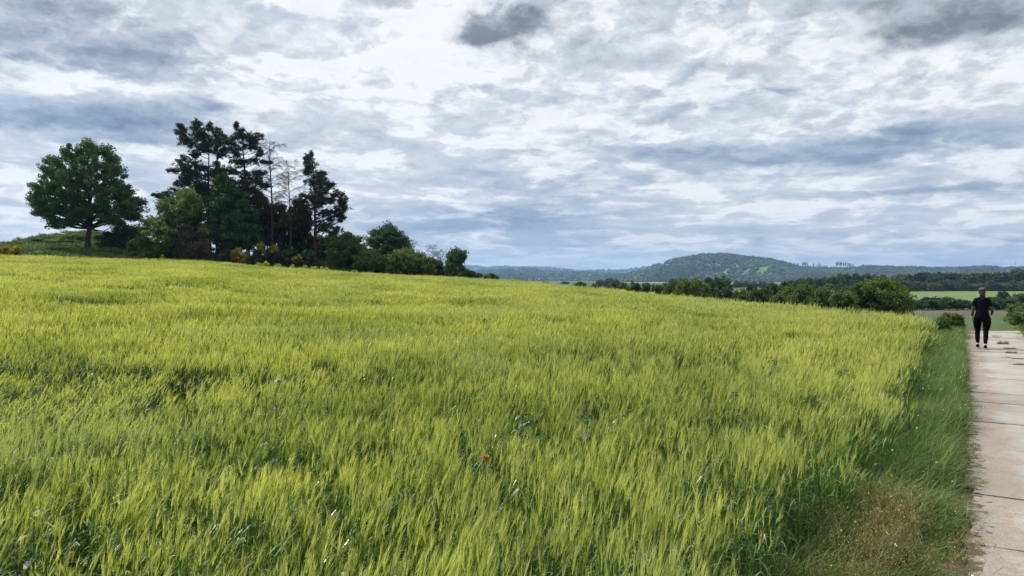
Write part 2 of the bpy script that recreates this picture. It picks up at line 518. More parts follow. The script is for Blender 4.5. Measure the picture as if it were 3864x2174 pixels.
# --- scatter through geometry nodes (only for stuff)
def scatter(name, pts, rot, scl, idx, protos, label, parent=None):
    pts = np.asarray(pts, dtype=np.float32)
    me = bpy.data.meshes.new(name)
    me.vertices.add(len(pts))
    me.vertices.foreach_set('co', pts.ravel())
    a = me.attributes.new('rot', 'FLOAT_VECTOR', 'POINT'); a.data.foreach_set('vector', np.asarray(rot, dtype=np.float32).ravel())
    s = np.asarray(scl, dtype=np.float32)
    if s.ndim == 1: s = np.stack([s, s, s], -1)
    a = me.attributes.new('scl', 'FLOAT_VECTOR', 'POINT'); a.data.foreach_set('vector', s.ravel())
    a = me.attributes.new('idx', 'INT', 'POINT'); a.data.foreach_set('value', np.asarray(idx, dtype=np.int32))
    c = bpy.data.collections.new(name + '_kinds')
    for i, pm in enumerate(protos):
        po = bpy.data.objects.new('%s_kind_%03d' % (name, i), pm)
        c.objects.link(po)
    ng = bpy.data.node_groups.new(name, 'GeometryNodeTree')
    ng.interface.new_socket('Geometry', in_out='INPUT', socket_type='NodeSocketGeometry')
    ng.interface.new_socket('Geometry', in_out='OUTPUT', socket_type='NodeSocketGeometry')
    N = ng.nodes; Lk = ng.links
    gi = N.new('NodeGroupInput'); go = N.new('NodeGroupOutput')
    ci = N.new('GeometryNodeCollectionInfo'); ci.inputs['Collection'].default_value = c
    ci.inputs['Separate Children'].default_value = True; ci.inputs['Reset Children'].default_value = True
    iop = N.new('GeometryNodeInstanceOnPoints'); iop.inputs['Pick Instance'].default_value = True

    def na(nm, ty):
        q = N.new('GeometryNodeInputNamedAttribute'); q.data_type = ty; q.inputs[0].default_value = nm
        return q.outputs[0]
    Lk.new(gi.outputs[0], iop.inputs['Points'])
    Lk.new(ci.outputs[0], iop.inputs['Instance'])
    Lk.new(na('idx', 'INT'), iop.inputs['Instance Index'])
    e2r = N.new('FunctionNodeEulerToRotation')
    Lk.new(na('rot', 'FLOAT_VECTOR'), e2r.inputs[0])
    Lk.new(e2r.outputs[0], iop.inputs['Rotation'])
    Lk.new(na('scl', 'FLOAT_VECTOR'), iop.inputs['Scale'])
    Lk.new(iop.outputs[0], go.inputs[0])
    o = obj(name, me, parent)
    md = o.modifiers.new('scatter', 'NODES'); md.node_group = ng
    if parent is None:
        tag(o, label, None, None, 'stuff')
    return o


def ico(sub=1):
    import bmesh
    bm = bmesh.new(); bmesh.ops.create_icosphere(bm, subdivisions=sub, radius=1.0)
    v = np.array([p.co[:] for p in bm.verts]); f = np.array([[q.index for q in p.verts] for p in bm.faces]); bm.free()
    return v, f


ICO1 = ico(1); ICO2 = ico(2)


def rand_dirs(n, r=None):
    r = r or rng
    v = r.normal(size=(n, 3)); v /= np.linalg.norm(v, axis=1)[:, None]
    return v


def leaf_cards(s, C, size, tint, up=0.4, aspect=0.6, r=None, mi=0):
    """quads at centres C, random orientation"""
    r = r or rng
    n = len(C)
    nrm = rand_dirs(n, r); nrm[:, 2] += up; nrm /= np.linalg.norm(nrm, axis=1)[:, None]
    a = np.cross(nrm, rand_dirs(n, r)); a /= np.linalg.norm(a, axis=1)[:, None] + 1e-9
    b = np.cross(nrm, a)
    sz = np.broadcast_to(np.asarray(size), (n,))[:, None] * r.uniform(.65, 1.3, (n, 1)) * .5
    a = a * sz; b = b * sz * aspect
    # pointed leaf-spray shape, slightly folded
    P = np.stack([C - a, C - b * 1.0 + a * .1, C + a * 1.0, C + b + a * .1], 1)
    P[:, 0, 2] -= (sz[:, 0] * .3)
    P[:, 2, 2] -= (sz[:, 0] * .3)
    f = np.arange(n * 4).reshape(n, 4)
    s.add(P.reshape(-1, 3), f, tint, mi)


def tube(s, pts, rad, sides=5, tint=.5, mi=0):
    pts = np.asarray(pts, dtype=float); rad = np.asarray(rad, dtype=float)
    n = len(pts)
    tan = np.gradient(pts, axis=0); tan /= np.linalg.norm(tan, axis=1)[:, None] + 1e-9
    ref = np.array([0.31, 0.17, 0.93]) if abs(tan[:, 2]).mean() < .8 else np.array([1., .13, 0.05])
    a = np.cross(tan, ref); a /= np.linalg.norm(a, axis=1)[:, None] + 1e-9
    b = np.cross(tan, a)
    th = np.arange(sides) / sides * 2 * np.pi
    V = pts[:, None] + rad[:, None, None] * (np.cos(th)[None, :, None] * a[:, None] + np.sin(th)[None, :, None] * b[:, None])
    i = np.arange(n - 1)[:, None] * sides; j = np.arange(sides)[None]; k = (j + 1) % sides
    f = np.stack([i + j, i + k, i + sides + k, i + sides + j], -1).reshape(-1, 4)
    s.add(V.reshape(-1, 3), f, tint, mi)


def curve_pts(p0, p1, n=5, bow=0.15, r=None, up=0.0):
    r = r or rng
    p0 = np.asarray(p0, float); p1 = np.asarray(p1, float)
    t = np.linspace(0, 1, n)[:, None]
    L = np.linalg.norm(p1 - p0)
    off = r.normal(size=3) * bow * L * .5; off[2] += up * L
    return p0 + (p1 - p0) * t + np.sin(t * np.pi) * off + r.normal(size=(n, 3)) * L * .015 * np.sin(t * np.pi)


# crown prototypes for far forest
def far_crown(kind, r):
    s = Soup()
    v, f = ICO1 if kind != 2 else ICO2
    v = v.copy()
    v *= (1 + r.normal(size=(len(v), 1)) * .13)
    if kind == 1:   # conifer
        v[:, 2] = np.where(v[:, 2] > 0, v[:, 2] * 1.6, v[:, 2] * .6)
        v[:, :2] *= (0.62 * np.clip(1.2 - v[:, 2:3] / 1.9, .15, 1))
    s.add(v, f, .5 + r.normal(size=len(f)) * .18)
    n = 26
    d = rand_dirs(n, r); 
    c = d * (1.0 if kind != 1 else .6) * r.uniform(.85, 1.12, (n, 1))
    if kind == 1: c[:, 2] *= 2.2; c = c[c[:, 2] > -.6]; 
    leaf_cards(s, c, .7, .5 + r.normal(size=len(c)) * .25, .2, 1, r)
    return s.data('far_crown', [L_far])


FARP = [far_crown(k, np.random.default_rng(50 + i)) for i, k in enumerate([0, 1, 0, 1, 0, 2])]


def inside_poly(P, pts):
    x, y = pts[:, 0], pts[:, 1]
    ins = np.zeros(len(pts), bool)
    n = len(P)
    for i in range(n):
        x0, y0 = P[i]; x1, y1 = P[(i + 1) % n]
        c = ((y0 > y) != (y1 > y)) & (x < (x1 - x0) * (y - y0) / (y1 - y0 + 1e-12) + x0)
        ins ^= c
    return ins


def ridge(name, prof, D, front, back, label, flabel, tree, clear=(), conifer=None, base=-24, seed=1, treeden=1.0, pmin=None, pmax=None, floor_px=None):
    prof = np.array(prof, float)
    px = np.arange(prof[0, 0], prof[-1, 0] + .1, 2.0)
    u = (px - 512) / F
    top = (HZ - np.interp(px, prof[:, 0], prof[:, 1])) / F * D + EYE - tree * 1.0
    top = np.maximum(top, base)
    T = np.concatenate([np.linspace(-1, 0, 40), np.linspace(0, 1, 14)[1:]])
    def H(u, tt):
        tp = np.interp(u, (px - 512) / F, top)
        k = np.where(tt < 0, 1 - np.abs(tt), 1 - np.abs(tt))
        shp = np.where(tt < 0, sstep(0, 1, k) * .45 + .55 * k ** .8, np.cos(np.clip(tt, 0, 1) * 1.5) ** 1.0)
        y = D + np.where(tt < 0, tt * front, tt * back)
        nz = (fbm(u * y / 260, y / 200, seed) - .5) * 26 * np.sin(np.clip(k, 0, 1) * np.pi) * np.clip((tp - base) / 60, .1, 1)
        return base + (tp - base) * shp + nz, y
    U, TT = np.meshgrid(u, T)
    Z, Y = H(U, TT)
    V = np.stack([U * Y, Y, Z], -1).reshape(-1, 3)
    na = len(u)
    i = np.arange(len(T) - 1)[:, None] * na + np.arange(na - 1)[None]
    Q = np.stack([i, i + 1, i + na + 1, i + na], -1).reshape(-1, 4)
    o = obj(name, mesh_data(name, V, Q, [M_forestfloor], smooth=True))
    tag(o, label, None, None, 'structure')
    # trees
    r = np.random.default_rng(seed)
    area = (u[-1] - u[0]) * D * (front * .9 + 80)
    n = int(area / (tree * 1.02) ** 2 * treeden)
    uu = r.uniform(u[0], u[-1], n); tt = r.uniform(-1, 110 / back if back > 110 else .5, n) 
    z, y = H(uu, tt)
    keep = z > base + 2
    cpx = uu * F + 512; cpy = HZ - (z - EYE) / y * F
    big = fbm(uu * 14, tt * 3, seed + 4)
    for poly in clear:
        inside = inside_poly(np.array(poly, float), np.stack([cpx, cpy], 1))
        keep &= ~inside
    keep &= ~((fbm(uu * 40, tt * 9, seed + 8) > .74))
    uu, y, z, big, tt = uu[keep], y[keep], z[keep], big[keep], tt[keep]
    n = len(uu)
    con = r.random(n) < np.where(big > .55, .7, .08) * (conifer if conifer is not None else 1)
    idx = np.where(con, r.choice([1, 3], n), r.choice([0, 2, 4, 5], n))
    sz = tree * .5 * r.uniform(.7, 1.35, n)
    pts = np.stack([uu * y, y, z + sz * .55], -1)
    rot = np.stack([np.zeros(n), np.zeros(n), r.uniform(0, 6.28, n)], -1)
    scl = np.stack([sz, sz, sz * r.uniform(.8, 1.15, n)], -1)
    scatter('forest_on_' + name, pts, rot, scl, idx, FARP, flabel)


def c4(l): return [(450.5 + a * .13375, 238.5 + b * .13375) for a, b in l]
def c5(l): return [(768.6 + a * .09918, 251.8 + b * .09918) for a, b in l]


ridge('far_ridge', c4([(-600, 215), (110, 198), (200, 200), (260, 210), (400, 200), (490, 210), (560, 208), (720, 212), (850, 225), (950, 238), (1060, 235), (1200, 225), (1300, 232), (1460, 208), (1700, 215), (2300, 260)]),
      7200, 1500, 900, 'pale blue ridge on the horizon left of the big hill', 'distant woodland on the farthest pale ridge', 22, seed=11, base=-60, treeden=.55)
ridge('middle_ridge', c4([(-700, 262), (0, 252), (180, 240), (350, 235), (430, 228), (600, 222), (700, 240), (850, 245), (1100, 248), (1240, 260), (1500, 268), (1800, 290)]),
      4300, 1700, 900, 'wooded blue green ridge left of the big hill', 'woodland covering the middle ridge left of the big hill', 15, seed=21, base=-30, treeden=.8)
main_prof = c4([(800, 330), (1000, 296), (1200, 274), (1300, 262), (1450, 228), (1520, 198), (1640, 157), (1760, 131), (1870, 113), (2000, 104), (2100, 110), (2250, 130), (2400, 150), (2500, 172), (2576, 190)])[:-1] \
    + c5([(0, 70), (150, 100), (250, 124), (300, 145), (600, 155), (750, 157), (900, 152), (950, 137), (1200, 144), (1450, 146), (1700, 159), (1900, 152), (2100, 140), (2300, 140), (2380, 156), (2450, 146), (2700, 146), (3300, 160)])
def cl(a): return c4(a)
ridge('hill', main_prof, 3000, 900, 700, 'rounded wooded hill with its long ridge to the right', 'woodland covering the rounded hill and its long ridge', 11, seed=31,
      clear=[cl([(2000, 262), (2060, 225), (2130, 219), (2050, 275)]), cl([(2150, 280), (2200, 232), (2262, 224), (2215, 285)]), cl([(2270, 282), (2305, 213), (2405, 205), (2345, 272)]), cl([(2400, 215), (2580, 211), (2570, 226), (2420, 226)]), cl([(1880, 205), (1900, 195), (2150, 197), (2180, 210)]), cl([(1560, 205), (1580, 192), (1660, 190), (1650, 208)])], treeden=1.0)
ridge('near_ridge', c5([(1500, 330), (1650, 290), (1800, 262), (1950, 240), (2100, 215), (2200, 196), (2350, 178), (2576, 166), (2900, 160), (3300, 175)]),
      2100, 500, 450, 'lower green wooded ridge at the right edge', 'woodland on the lower ridge at the right edge', 10, seed=41)

# ------------------------------------------------------------------ the track
def concrete():
    m, t = new_mat('concrete')
    g = t.n('ShaderNodeNewGeometry').outputs['Position']
    at = t.n('ShaderNodeAttribute', attribute_name='tint').outputs['Fac']
    n1 = t.noise(g, .9, 6, .6); n2 = t.noise(g, 9, 6, .65); n3 = t.noise(g, 60, 3, .6)
    vor = t.n('ShaderNodeTexVoronoi', {'Vector': g, 'Scale': 42.0}).outputs[0]
    c = t.mix(t.maprange(n1, .3, .7), (.265, .255, .228, 1), (.355, .342, .312, 1))
    c = t.mix(t.m('MULTIPLY', t.maprange(n2, .45, .7), .6), c, (.27, .23, .19, 1))
    # worn brownish wheel line
    sp = t.n('ShaderNodeSeparateXYZ', {0: g})
    off = t.m('MULTIPLY_ADD', sp.outputs[1], -ROADS, sp.outputs[0])
    line = t.m('MULTIPLY', t.maprange(t.m('ABSOLUTE', t.m('ADD', t.m('SUBTRACT', off, .42), t.m('MULTIPLY', t.m('SUBTRACT', n1, .5), .8))), .22, .0), t.maprange(n2, .35, .6))
    c = t.mix(t.m('MULTIPLY', line, .6), c, (.25, .18, .13, 1))
    edge = t.maprange(t.m('ADD', off, t.m('MULTIPLY', t.m('SUBTRACT', n1, .5), .9)), .85, .0)
    c = t.mix(t.m('MULTIPLY', edge, .62), c, (.20, .16, .12, 1))
    moss = t.maprange(t.m('ADD', t.m('ADD', off, t.maprange(sp.outputs[1], 17.0, 27.0, 0.0, .42)), t.m('MULTIPLY', t.m('SUBTRACT', n2, .5), .9)), .16, .06)
    c = t.mix(moss, c, (.07, .065, .035, 1))
    peb = t.m('MULTIPLY', t.maprange(vor, .35, .1), t.maprange(n2, .4, .6))
    c = t.mix(t.m('MULTIPLY', peb, .35), c, (.60, .57, .54, 1))
    c = t.mix(t.m('MULTIPLY', t.maprange(n3, .58, .72), .5), c, (.22, .19, .165, 1))
    k = t.m('MULTIPLY_ADD', t.m('SUBTRACT', at, .5), .28, 1.0)
    c = t.mix(1.0, c, t.n('ShaderNodeCombineColor', {0: k, 1: k, 2: k}).outputs[0], 'MULTIPLY')
    h = t.m('ADD', t.m('MULTIPLY', n3, .5), t.m('ADD', t.m('MULTIPLY', n2, 1.2), t.m('MULTIPLY', vor, -.6)))
    return finish(m, t, principled(t, c, .85, h, .7, .012, .25))


def build_road():
    r = np.random.default_rng(3)
    s = Soup()
    L = math.sqrt(1 + ROADS ** 2)
    d = np.array([ROADS, 1.0]) / L          # along
    q = np.array([1.0, -ROADS]) / L         # across, to the right
    o0 = np.array([RL, 0.0]); a0 = o0 - q * np.dot(o0, q) + q * (RL / L)
    wid = (RR - RL) / L
    pos = -8.0
    # lengths measured from the joints seen in the photograph (distance along the axis for a level eye)
    rows = [361.5, 369, 378, 392.5, 402, 422, 447.4, 495, 545]
    js = sorted([EYE * F / (p - HZ) for p in rows])
    js = [js[0] - 6, js[0] - 4.5, js[0] - 3, js[0] - 1.5] + js
    while js[-1] < 29.5:
        js.append(js[-1] + 1.15)
    for k in range(len(js) - 1):
        y0, y1 = js[k] * L + .006, js[k + 1] * L - .006
        tilt = r.normal(0, .004, 4)
        nx, ny = 8, max(4, int((y1 - y0) / .15))
        U, W = np.meshgrid(np.linspace(0, 1, nx + 1), np.linspace(0, 1, ny + 1))
        X = U * wid; Y = y0 + (y1 - y0) * W
        # chipped corners and edges
        eg = np.minimum.reduce([W, 1 - W])
        Y = Y + np.where(W == 0, r.uniform(0, .014, W.shape), 0) - np.where(W == 1, r.uniform(0, .014, W.shape), 0)
        X = X + np.where(U == 0, .03 + (fbm(Y * 3.1, Y * 0, 18) - .5) * .16, 0) - .42 * (1 - U) * sstep(20, 33, Y)
        base = a0 - d * np.dot(a0, d)
        PX = base[0] + d[0] * Y + q[0] * X
        PY = base[1] + d[1] * Y + q[1] * X
        Zt = .022 + tilt[0] * (1 - U) * (1 - W) + tilt[1] * U * (1 - W) + tilt[2] * (1 - U) * W + tilt[3] * U * W
        yy = PY
        Zt = Zt + np.where(yy > 27.2, ground_h(PX, PY) - .0 * yy, 0)
        top = np.stack([PX, PY, Zt], -1).reshape(-1, 3)
        bot = top.copy(); bot[:, 2] -= .09
        n = nx + 1
        i = np.arange(ny)[:, None] * n + np.arange(nx)[None]
        f = np.stack([i, i + 1, i + n + 1, i + n], -1).reshape(-1, 4)
        ti = r.random()
        s.add(top, f, ti)
        # sides
        per = list(range(0, n)) + [n * j + nx for j in range(1, ny + 1)] + [n * ny + j for j in range(nx - 1, -1, -1)] + [n * j for j in range(ny - 1, 0, -1)]
        per = np.array(per); nxt = np.roll(per, -1)
        V = np.vstack([top, bot]); N = len(top)
        s.add(V, np.stack([per, per + N, nxt + N, nxt], -1), ti)
    o = obj('road', s.data('road', [concrete()]))
    tag(o, 'track of pale concrete slabs beside the barley field', None, None, 'structure')
    # earth between and beside the slabs
    s = Soup()
    off = np.linspace(-.22, RR + .25, 12); Y = np.linspace(-6, 29.5, 120)
    O, YY = np.meshgrid(off, Y)
    Z = np.full(O.shape, -.012) + (fbm(O * 6, YY * 6, 8) - .5) * .018 + np.where(YY > 27, ground_h(ROADS * YY + O, YY), 0)
    n = 12; i = np.arange(119)[:, None] * n + np.arange(11)[None]
    s.add(np.stack([ROADS * YY + O, YY, Z], -1).reshape(-1, 3), np.stack([i, i + 1, i + n + 1, i + n], -1).reshape(-1, 4))
    o = obj('track_bed', s.data('track_bed', [ground_mat('track_earth', (.085, .065, .045), (.13, .10, .07), (.07, .075, .03), 1.2, 14)]))
    tag(o, 'brown earth bed showing in the joints of the track', None, None, 'structure')


build_road()

# ------------------------------------------------------------------ blades
def ribbons(s, P, W, S, tint, mi=0):
    """P (N,K,3) centre lines, W (N,K) widths, S (N,3) side vectors"""
    N, K = W.shape
    if N == 0: return
    off = S[:, None, :] * W[:, :, None] * .5
    V = np.stack([P - off, P + off], 2).reshape(-1, 3)
    i = (np.arange(N) * K * 2)[:, None] + (np.arange(K - 1) * 2)[None]
    f = np.stack([i, i + 1, i + 3, i + 2], -1).reshape(-1, 4)
    s.add(V, f, np.repeat(np.broadcast_to(np.asarray(tint, float), (N,)), K - 1), mi)


def blade_mat(name, dark, light, trans, rough=.5, spec=.4, wscale=.5, tcol=(1.3, 1.3, .5), wstr=1.4, silver=None):
    m, t = new_mat(name)
    a = t.n('ShaderNodeAttribute', attribute_name='tint').outputs['Fac']
    g = t.n('ShaderNodeNewGeometry').outputs['Position']
    n = t.noise(g, wscale, 3, .6)
    f = t.m('MULTIPLY_ADD', t.m('SUBTRACT', n, .5), wstr, a, clamp=True)
    c = t.mix(f, (*dark, 1), (*light, 1))
    if silver:
        gs = t.vm('MULTIPLY', g, (.55, 1.0, 1.0))
        c = t.mix(t.m('MULTIPLY', t.maprange(t.noise(gs, .45, 4, .6), .50, .68), .6), c, (*silver, 1))
    p = principled(t, c, rough, spec=spec)
    tc = t.mix(1.0, c, (*tcol, 1), 'MULTIPLY')
    tr = t.n('ShaderNodeBsdfTranslucent', {'Color': tc}).outputs[0]
    return finish(m, t, t.n('ShaderNodeMixShader', {0: trans, 1: p, 2: tr}).outputs[0])


B_stem = blade_mat('barley_stem', (.03, .085, .02), (.10, .19, .035), .25, .5, .4)
B_ear = blade_mat('barley_ear', (.155, .222, .035), (.66, .69, .27), .5, .5, .42, .28, (1.2, 1.2, .46), 1.8, (.45, .52, .30))
B_glint = blade_mat('barley_leaf_glint', (.16, .25, .12), (.55, .62, .5), .3, .3, .7)  # white glints on leaves, painted in as a pale base colour
G_verge = blade_mat('verge_grass', (.055, .105, .028), (.20, .29, .09), .38, .55, .25, 1.6)
G_light = blade_mat('bright_grass', (.06, .11, .02), (.17, .24, .04), .3, .5, .4, 1.5)
G_dry = blade_mat('dry_stalks', (.17, .15, .07), (.42, .37, .18), .25, .7, .2, 2.0, (1.2, 1.0, .6))
G_white = plain('white_petals', (.75, .75, .72), .6, .3, .1, 30)
G_yel = plain('yellow_petals', (.75, .6, .05), .6, .3, .1, 30)


def barley_patch(r, size, n, lod):
    s = Soup()
    nc = max(4, n // 6)
    cc = r.uniform(-size / 2, size / 2, (nc, 2))
    b = cc[r.integers(0, nc, n)] + r.normal(0, .03 if lod < 2 else .06, (n, 2))
    ch = r.normal(0, .055, nc)[r.integers(0, nc, n)]
    base = np.concatenate([b, np.zeros((n, 1))], 1)
    h = r.normal(.61, .05, n) + ch
    h = np.where(r.random(n) < .1, h - .12, h)
    lean = np.stack([r.normal(.035, .035, n), r.normal(.0, .03, n)], 1)
    T = np.array([0, .45, .8, 1.0]) if lod < 2 else np.array([0.35, 1.0])
    P = base[:, None, :] + np.concatenate([lean[:, None, :] * (T ** 2)[None, :, None], (h[:, None] * T[None])[:, :, None]], 2)
    th = r.uniform(0, np.pi, n)
    # ribbons look towards the usual viewer but with a wide random spread
    S = np.stack([np.cos(th), np.sin(th), np.zeros(n)], 1)
    tint = r.uniform(.1, .9, n)
    w = {0: .0045, 1: .007, 2: .012}[lod]
    ribbons(s, P, np.full((n, len(T)), w), S, tint, 0)
    top = P[:, -1]
    tan = np.concatenate([lean * 2, h[:, None]], 1); tan /= np.linalg.norm(tan, axis=1)[:, None]
    # leaves
    nl = {0: 3, 1: 2, 2: 1}[lod]
    for k in range(nl):
        q = r.uniform(.3, .93, n)
        p0 = base + np.concatenate([lean * (q ** 2)[:, None], (h * q)[:, None]], 1)
        a = r.normal(0.3, 1.4, n)
        dr = np.stack([np.cos(a), np.sin(a)], 1)
        L = r.uniform(.12, .24, n)
        up = r.uniform(.35, 1.0, n)
        K = np.array([0, .35, .7, 1.0]) if lod < 2 else np.array([0, .5, 1.0])
        LP = p0[:, None] + np.concatenate([dr[:, None] * (L[:, None] * K[None])[:, :, None] * .75,
                                           ((up * L)[:, None] * K[None] - (L * r.uniform(.4, 1.5, n))[:, None] * K[None] ** 2)[:, :, None]], 2)
        WW = np.array([.5, 1, .7, .05]) if lod < 2 else np.array([.5, 1, .05])
        side = np.stack([-dr[:, 1], dr[:, 0], np.zeros(n)], 1)
        pale = (r.random(n) < .05) & (lod == 0)  # random near leaves that get the painted glint colour
        Wd = {0: .010, 1: .013, 2: .02}[lod]
        for msk, mi in ((~pale, 0), (pale, 2)):
            ribbons(s, LP[msk], np.broadcast_to(WW * Wd, (msk.sum(), len(K))), side[msk], r.uniform(0, 1, msk.sum()), mi)
    # ear
    nod = np.stack([r.normal(.12, .10, n), r.normal(0, .10, n), np.zeros(n)], 1)
    d1 = tan + nod * .5; d1 /= np.linalg.norm(d1, axis=1)[:, None]
    d2 = tan + nod; d2 /= np.linalg.norm(d2, axis=1)[:, None]
    eL = r.uniform(.055, .075, n)[:, None] * (.85 if lod == 0 else 1)
    e1 = top + d1 * eL * .5; e2 = e1 + d2 * eL * .5
    E = np.stack([top, e1, e2], 1)
    side1 = np.cross(d1, rand_dirs(n, r)); side1 /= np.linalg.norm(side1, axis=1)[:, None]
    side2 = np.cross(d1, side1)
    et = r.uniform(.1, .9, n)
    ew = {0: .0068, 1: .012, 2: .018}[lod]
    for sd in (side1, side2) if lod < 2 else (side1,):
        ribbons(s, E, np.broadcast_to(np.array([.5, 1, .6]) * ew, (n, 3)), sd, et, 1)
    na = {0: 9, 1: 4, 2: 2}[lod]
    aw = {0: .0017, 1: .006, 2: .014}[lod]
    for k in range(na):
        q = r.uniform(.1, 1, (n, 1))
        p0 = top * (1 - q) + e2 * q
        dv = d2 + r.normal(0, .09, (n, 3)) + side1 * (.10 * math.cos(k * 2.4)) + side2 * (.10 * math.sin(k * 2.4))
        dv /= np.linalg.norm(dv, axis=1)[:, None]
        L = r.uniform(.08, .125, (n, 1)) * (.85 if lod == 0 else 1)
        mid = p0 + dv * L * .5
        end = mid + (dv + nod * .3) * L * .5
        sd = np.cross(dv, rand_dirs(n, r)); sd /= np.linalg.norm(sd, axis=1)[:, None]
        ribbons(s, np.stack([p0, mid, end], 1), np.broadcast_to(np.array([1, .8, .15]) * aw, (n, 3)), sd, np.clip(et + r.normal(.1, .15, n), 0, 1), 1)
    return s.data('barley_patch', [B_stem, B_ear, B_glint])


def build_barley():
    protos = []
    for i in range(7): protos.append(barley_patch(np.random.default_rng(100 + i), .46, 66, 0))
    for i in range(5): protos.append(barley_patch(np.random.default_rng(200 + i), .62, 92, 1))
    for i in range(5): protos.append(barley_patch(np.random.default_rng(300 + i), 1.1, 210, 2))
    r = np.random.default_rng(12)
    P = []; Rr = []; S = []; I = []
    for (y0, y1, sp, i0, i1, half) in ((-1.5, 13, .36, 0, 7, .23), (13, 30, .5, 7, 12, .31), (30, 80, .85, 12, 17, .5)):
        ys = np.arange(y0, y1, sp)
        for y in ys:
            x0 = -.78 * max(y, 0) - 4
            xs = np.arange(x0, ROADS * y + BE + 1, sp)
            n = len(xs)
            X = xs + r.uniform(-.35, .35, n) * sp; Y = y + r.uniform(-.35, .35, n) * sp
            u = X / np.maximum(Y, 1)
            wig = (fbm(Y * .9, Y * 0, 77) - .5) * .35
            k = (X < ROADS * Y + BE - half + wig - .22 * sstep(8, 4, Y)) & (Y < Dc(u) + (fbm(X / 3, Y / 3, 4) - .5) * 1.0) & (u < .62)
            # rounded corner at the end of the field
            k &= ~((Y > 21.0) & (X > ROADS * Y + BE - half - (Y - 21.0) ** 1.5 * .12))
            X, Y = X[k], Y[k]; kk = fbm(X / .9, Y / .9, 61) < .70
            if y1 <= 30: X, Y = X[kk], Y[kk]
            n = len(X)
            if n == 0: continue
            P.append(np.stack([X, Y, ground_h(X, Y)], 1))
            nz = fbm(X / 2.3 + 50, Y / 2.3 + 50, 31)
            nb = fbm(X / 7 + 9, Y / 1.6 + 3, 41)
            lodge = sstep(.60, .74, nb)
            hs = 1.0 + (nz - .5) * .40 - lodge * .22 - .22 * sstep(16, 6, Y) * (r.random(n) < .25)
            tilt = r.normal(-.02, .035, n) + (fbm(X / 4, Y / 4, 51) - .42) * .22 + lodge * .25
            Rr.append(np.stack([r.normal(0, .05, n), tilt, r.normal(0.0, .4, n)], 1))
            S.append(np.stack([np.ones(n), np.ones(n), hs], 1))
            I.append(r.integers(i0, i1, n))
    P = np.concatenate(P); print('barley patches', len(P))
    scatter('barley_field', P, np.concatenate(Rr), np.concatenate(S), np.concatenate(I), protos, 'ripening green barley field swaying in the wind')


build_barley()


def grass_patch(r, size, n, length, lean, mats, width=.005, dryfrac=.0, flowers=None, upright=.9):
    s = Soup()
    nc = max(3, n // 14)
    cc = r.uniform(-size / 2, size / 2, (nc, 2))
    b = cc[r.integers(0, nc, n)] + r.normal(0, size * .09, (n, 2))
    base = np.concatenate([b, np.full((n, 1), -.02)], 1)
    L = length * r.uniform(.45, 1.15, n)
    a = r.uniform(0, 2 * np.pi, n)
    dr = np.stack([np.cos(a) * .45 + lean, np.sin(a) * .45], 1)
    K = np.array([0, .3, .6, .85, 1.0])
    drop = r.uniform(.1, .75, n)
    Z = (L * upright)[:, None] * (K - 0.0)[None] - (L * drop)[:, None] * K[None] ** 2.5
    H = dr[:, None] * (L[:, None] * K[None] ** 1.6)[:, :, None] * .8
    P = base[:, None] + np.concatenate([H, Z[:, :, None]], 2)
    side = np.stack([-dr[:, 1], dr[:, 0], np.zeros(n)], 1); side /= np.linalg.norm(side, axis=1)[:, None] + 1e-6
    dry = r.random(n) < dryfrac
    W = np.array([.7, 1, .8, .5, .05]) * width
    for msk, mi in ((~dry, 0), (dry, 1)):
        ribbons(s, P[msk], np.broadcast_to(W, (msk.sum(), 5)), side[msk], r.uniform(0, 1, msk.sum()), mi)
    if flowers:
        cnt, mi, sz, hh = flowers
        for k in range(cnt):
            p = np.array([*r.uniform(-size / 2, size / 2, 2), 0])
            q = p + np.array([lean * .2 + r.normal(0, .04), r.normal(0, .04), hh * r.uniform(.6, 1.1)])
            tube(s, [p, (p + q) / 2 + r.normal(0, .01, 3), q], [.0018, .0015, .001], 3, .6, 0)
            nn = 5
            for j in range(nn):
                leaf_cards(s, (q + r.normal(0, sz * .5, 3))[None], sz, .5, 1.5, .9, r, mi)
    return s.data('grass_patch', mats)


def seed_patch(r, size, n, hh):
    """dry stalks carrying tiny seed heads"""
    s = Soup()
    for k in range(n):
        p = np.array([*r.uniform(-size / 2, size / 2, 2), 0])
        q = p + np.array([r.normal(.06, .05), r.normal(0, .05), hh * r.uniform(.55, 1.1)])
        m = (p + q) / 2 + r.normal(0, .015, 3)
        tube(s, [p, m, q], [.0022, .0017, .001], 3, r.uniform(.1, .7), 0)
        for j in range(7):
            tt = r.uniform(.45, 1.0)
            c = m + (q - m) * (tt * 2 - 1) if tt > .5 else m
            e = c + r.normal(0, .03, 3) + np.array([0, 0, .02])
            tube(s, [c, e], [.001, .0007], 3, .4, 0)
            leaf_cards(s, np.array([e, e + r.normal(0, .006, 3)]), .009, r.uniform(.3, 1, 2), .4, .8, r, 1 if r.random() < .93 else 2)
    return s.data('seed_patch', [G_dry, G_dry, G_yel])


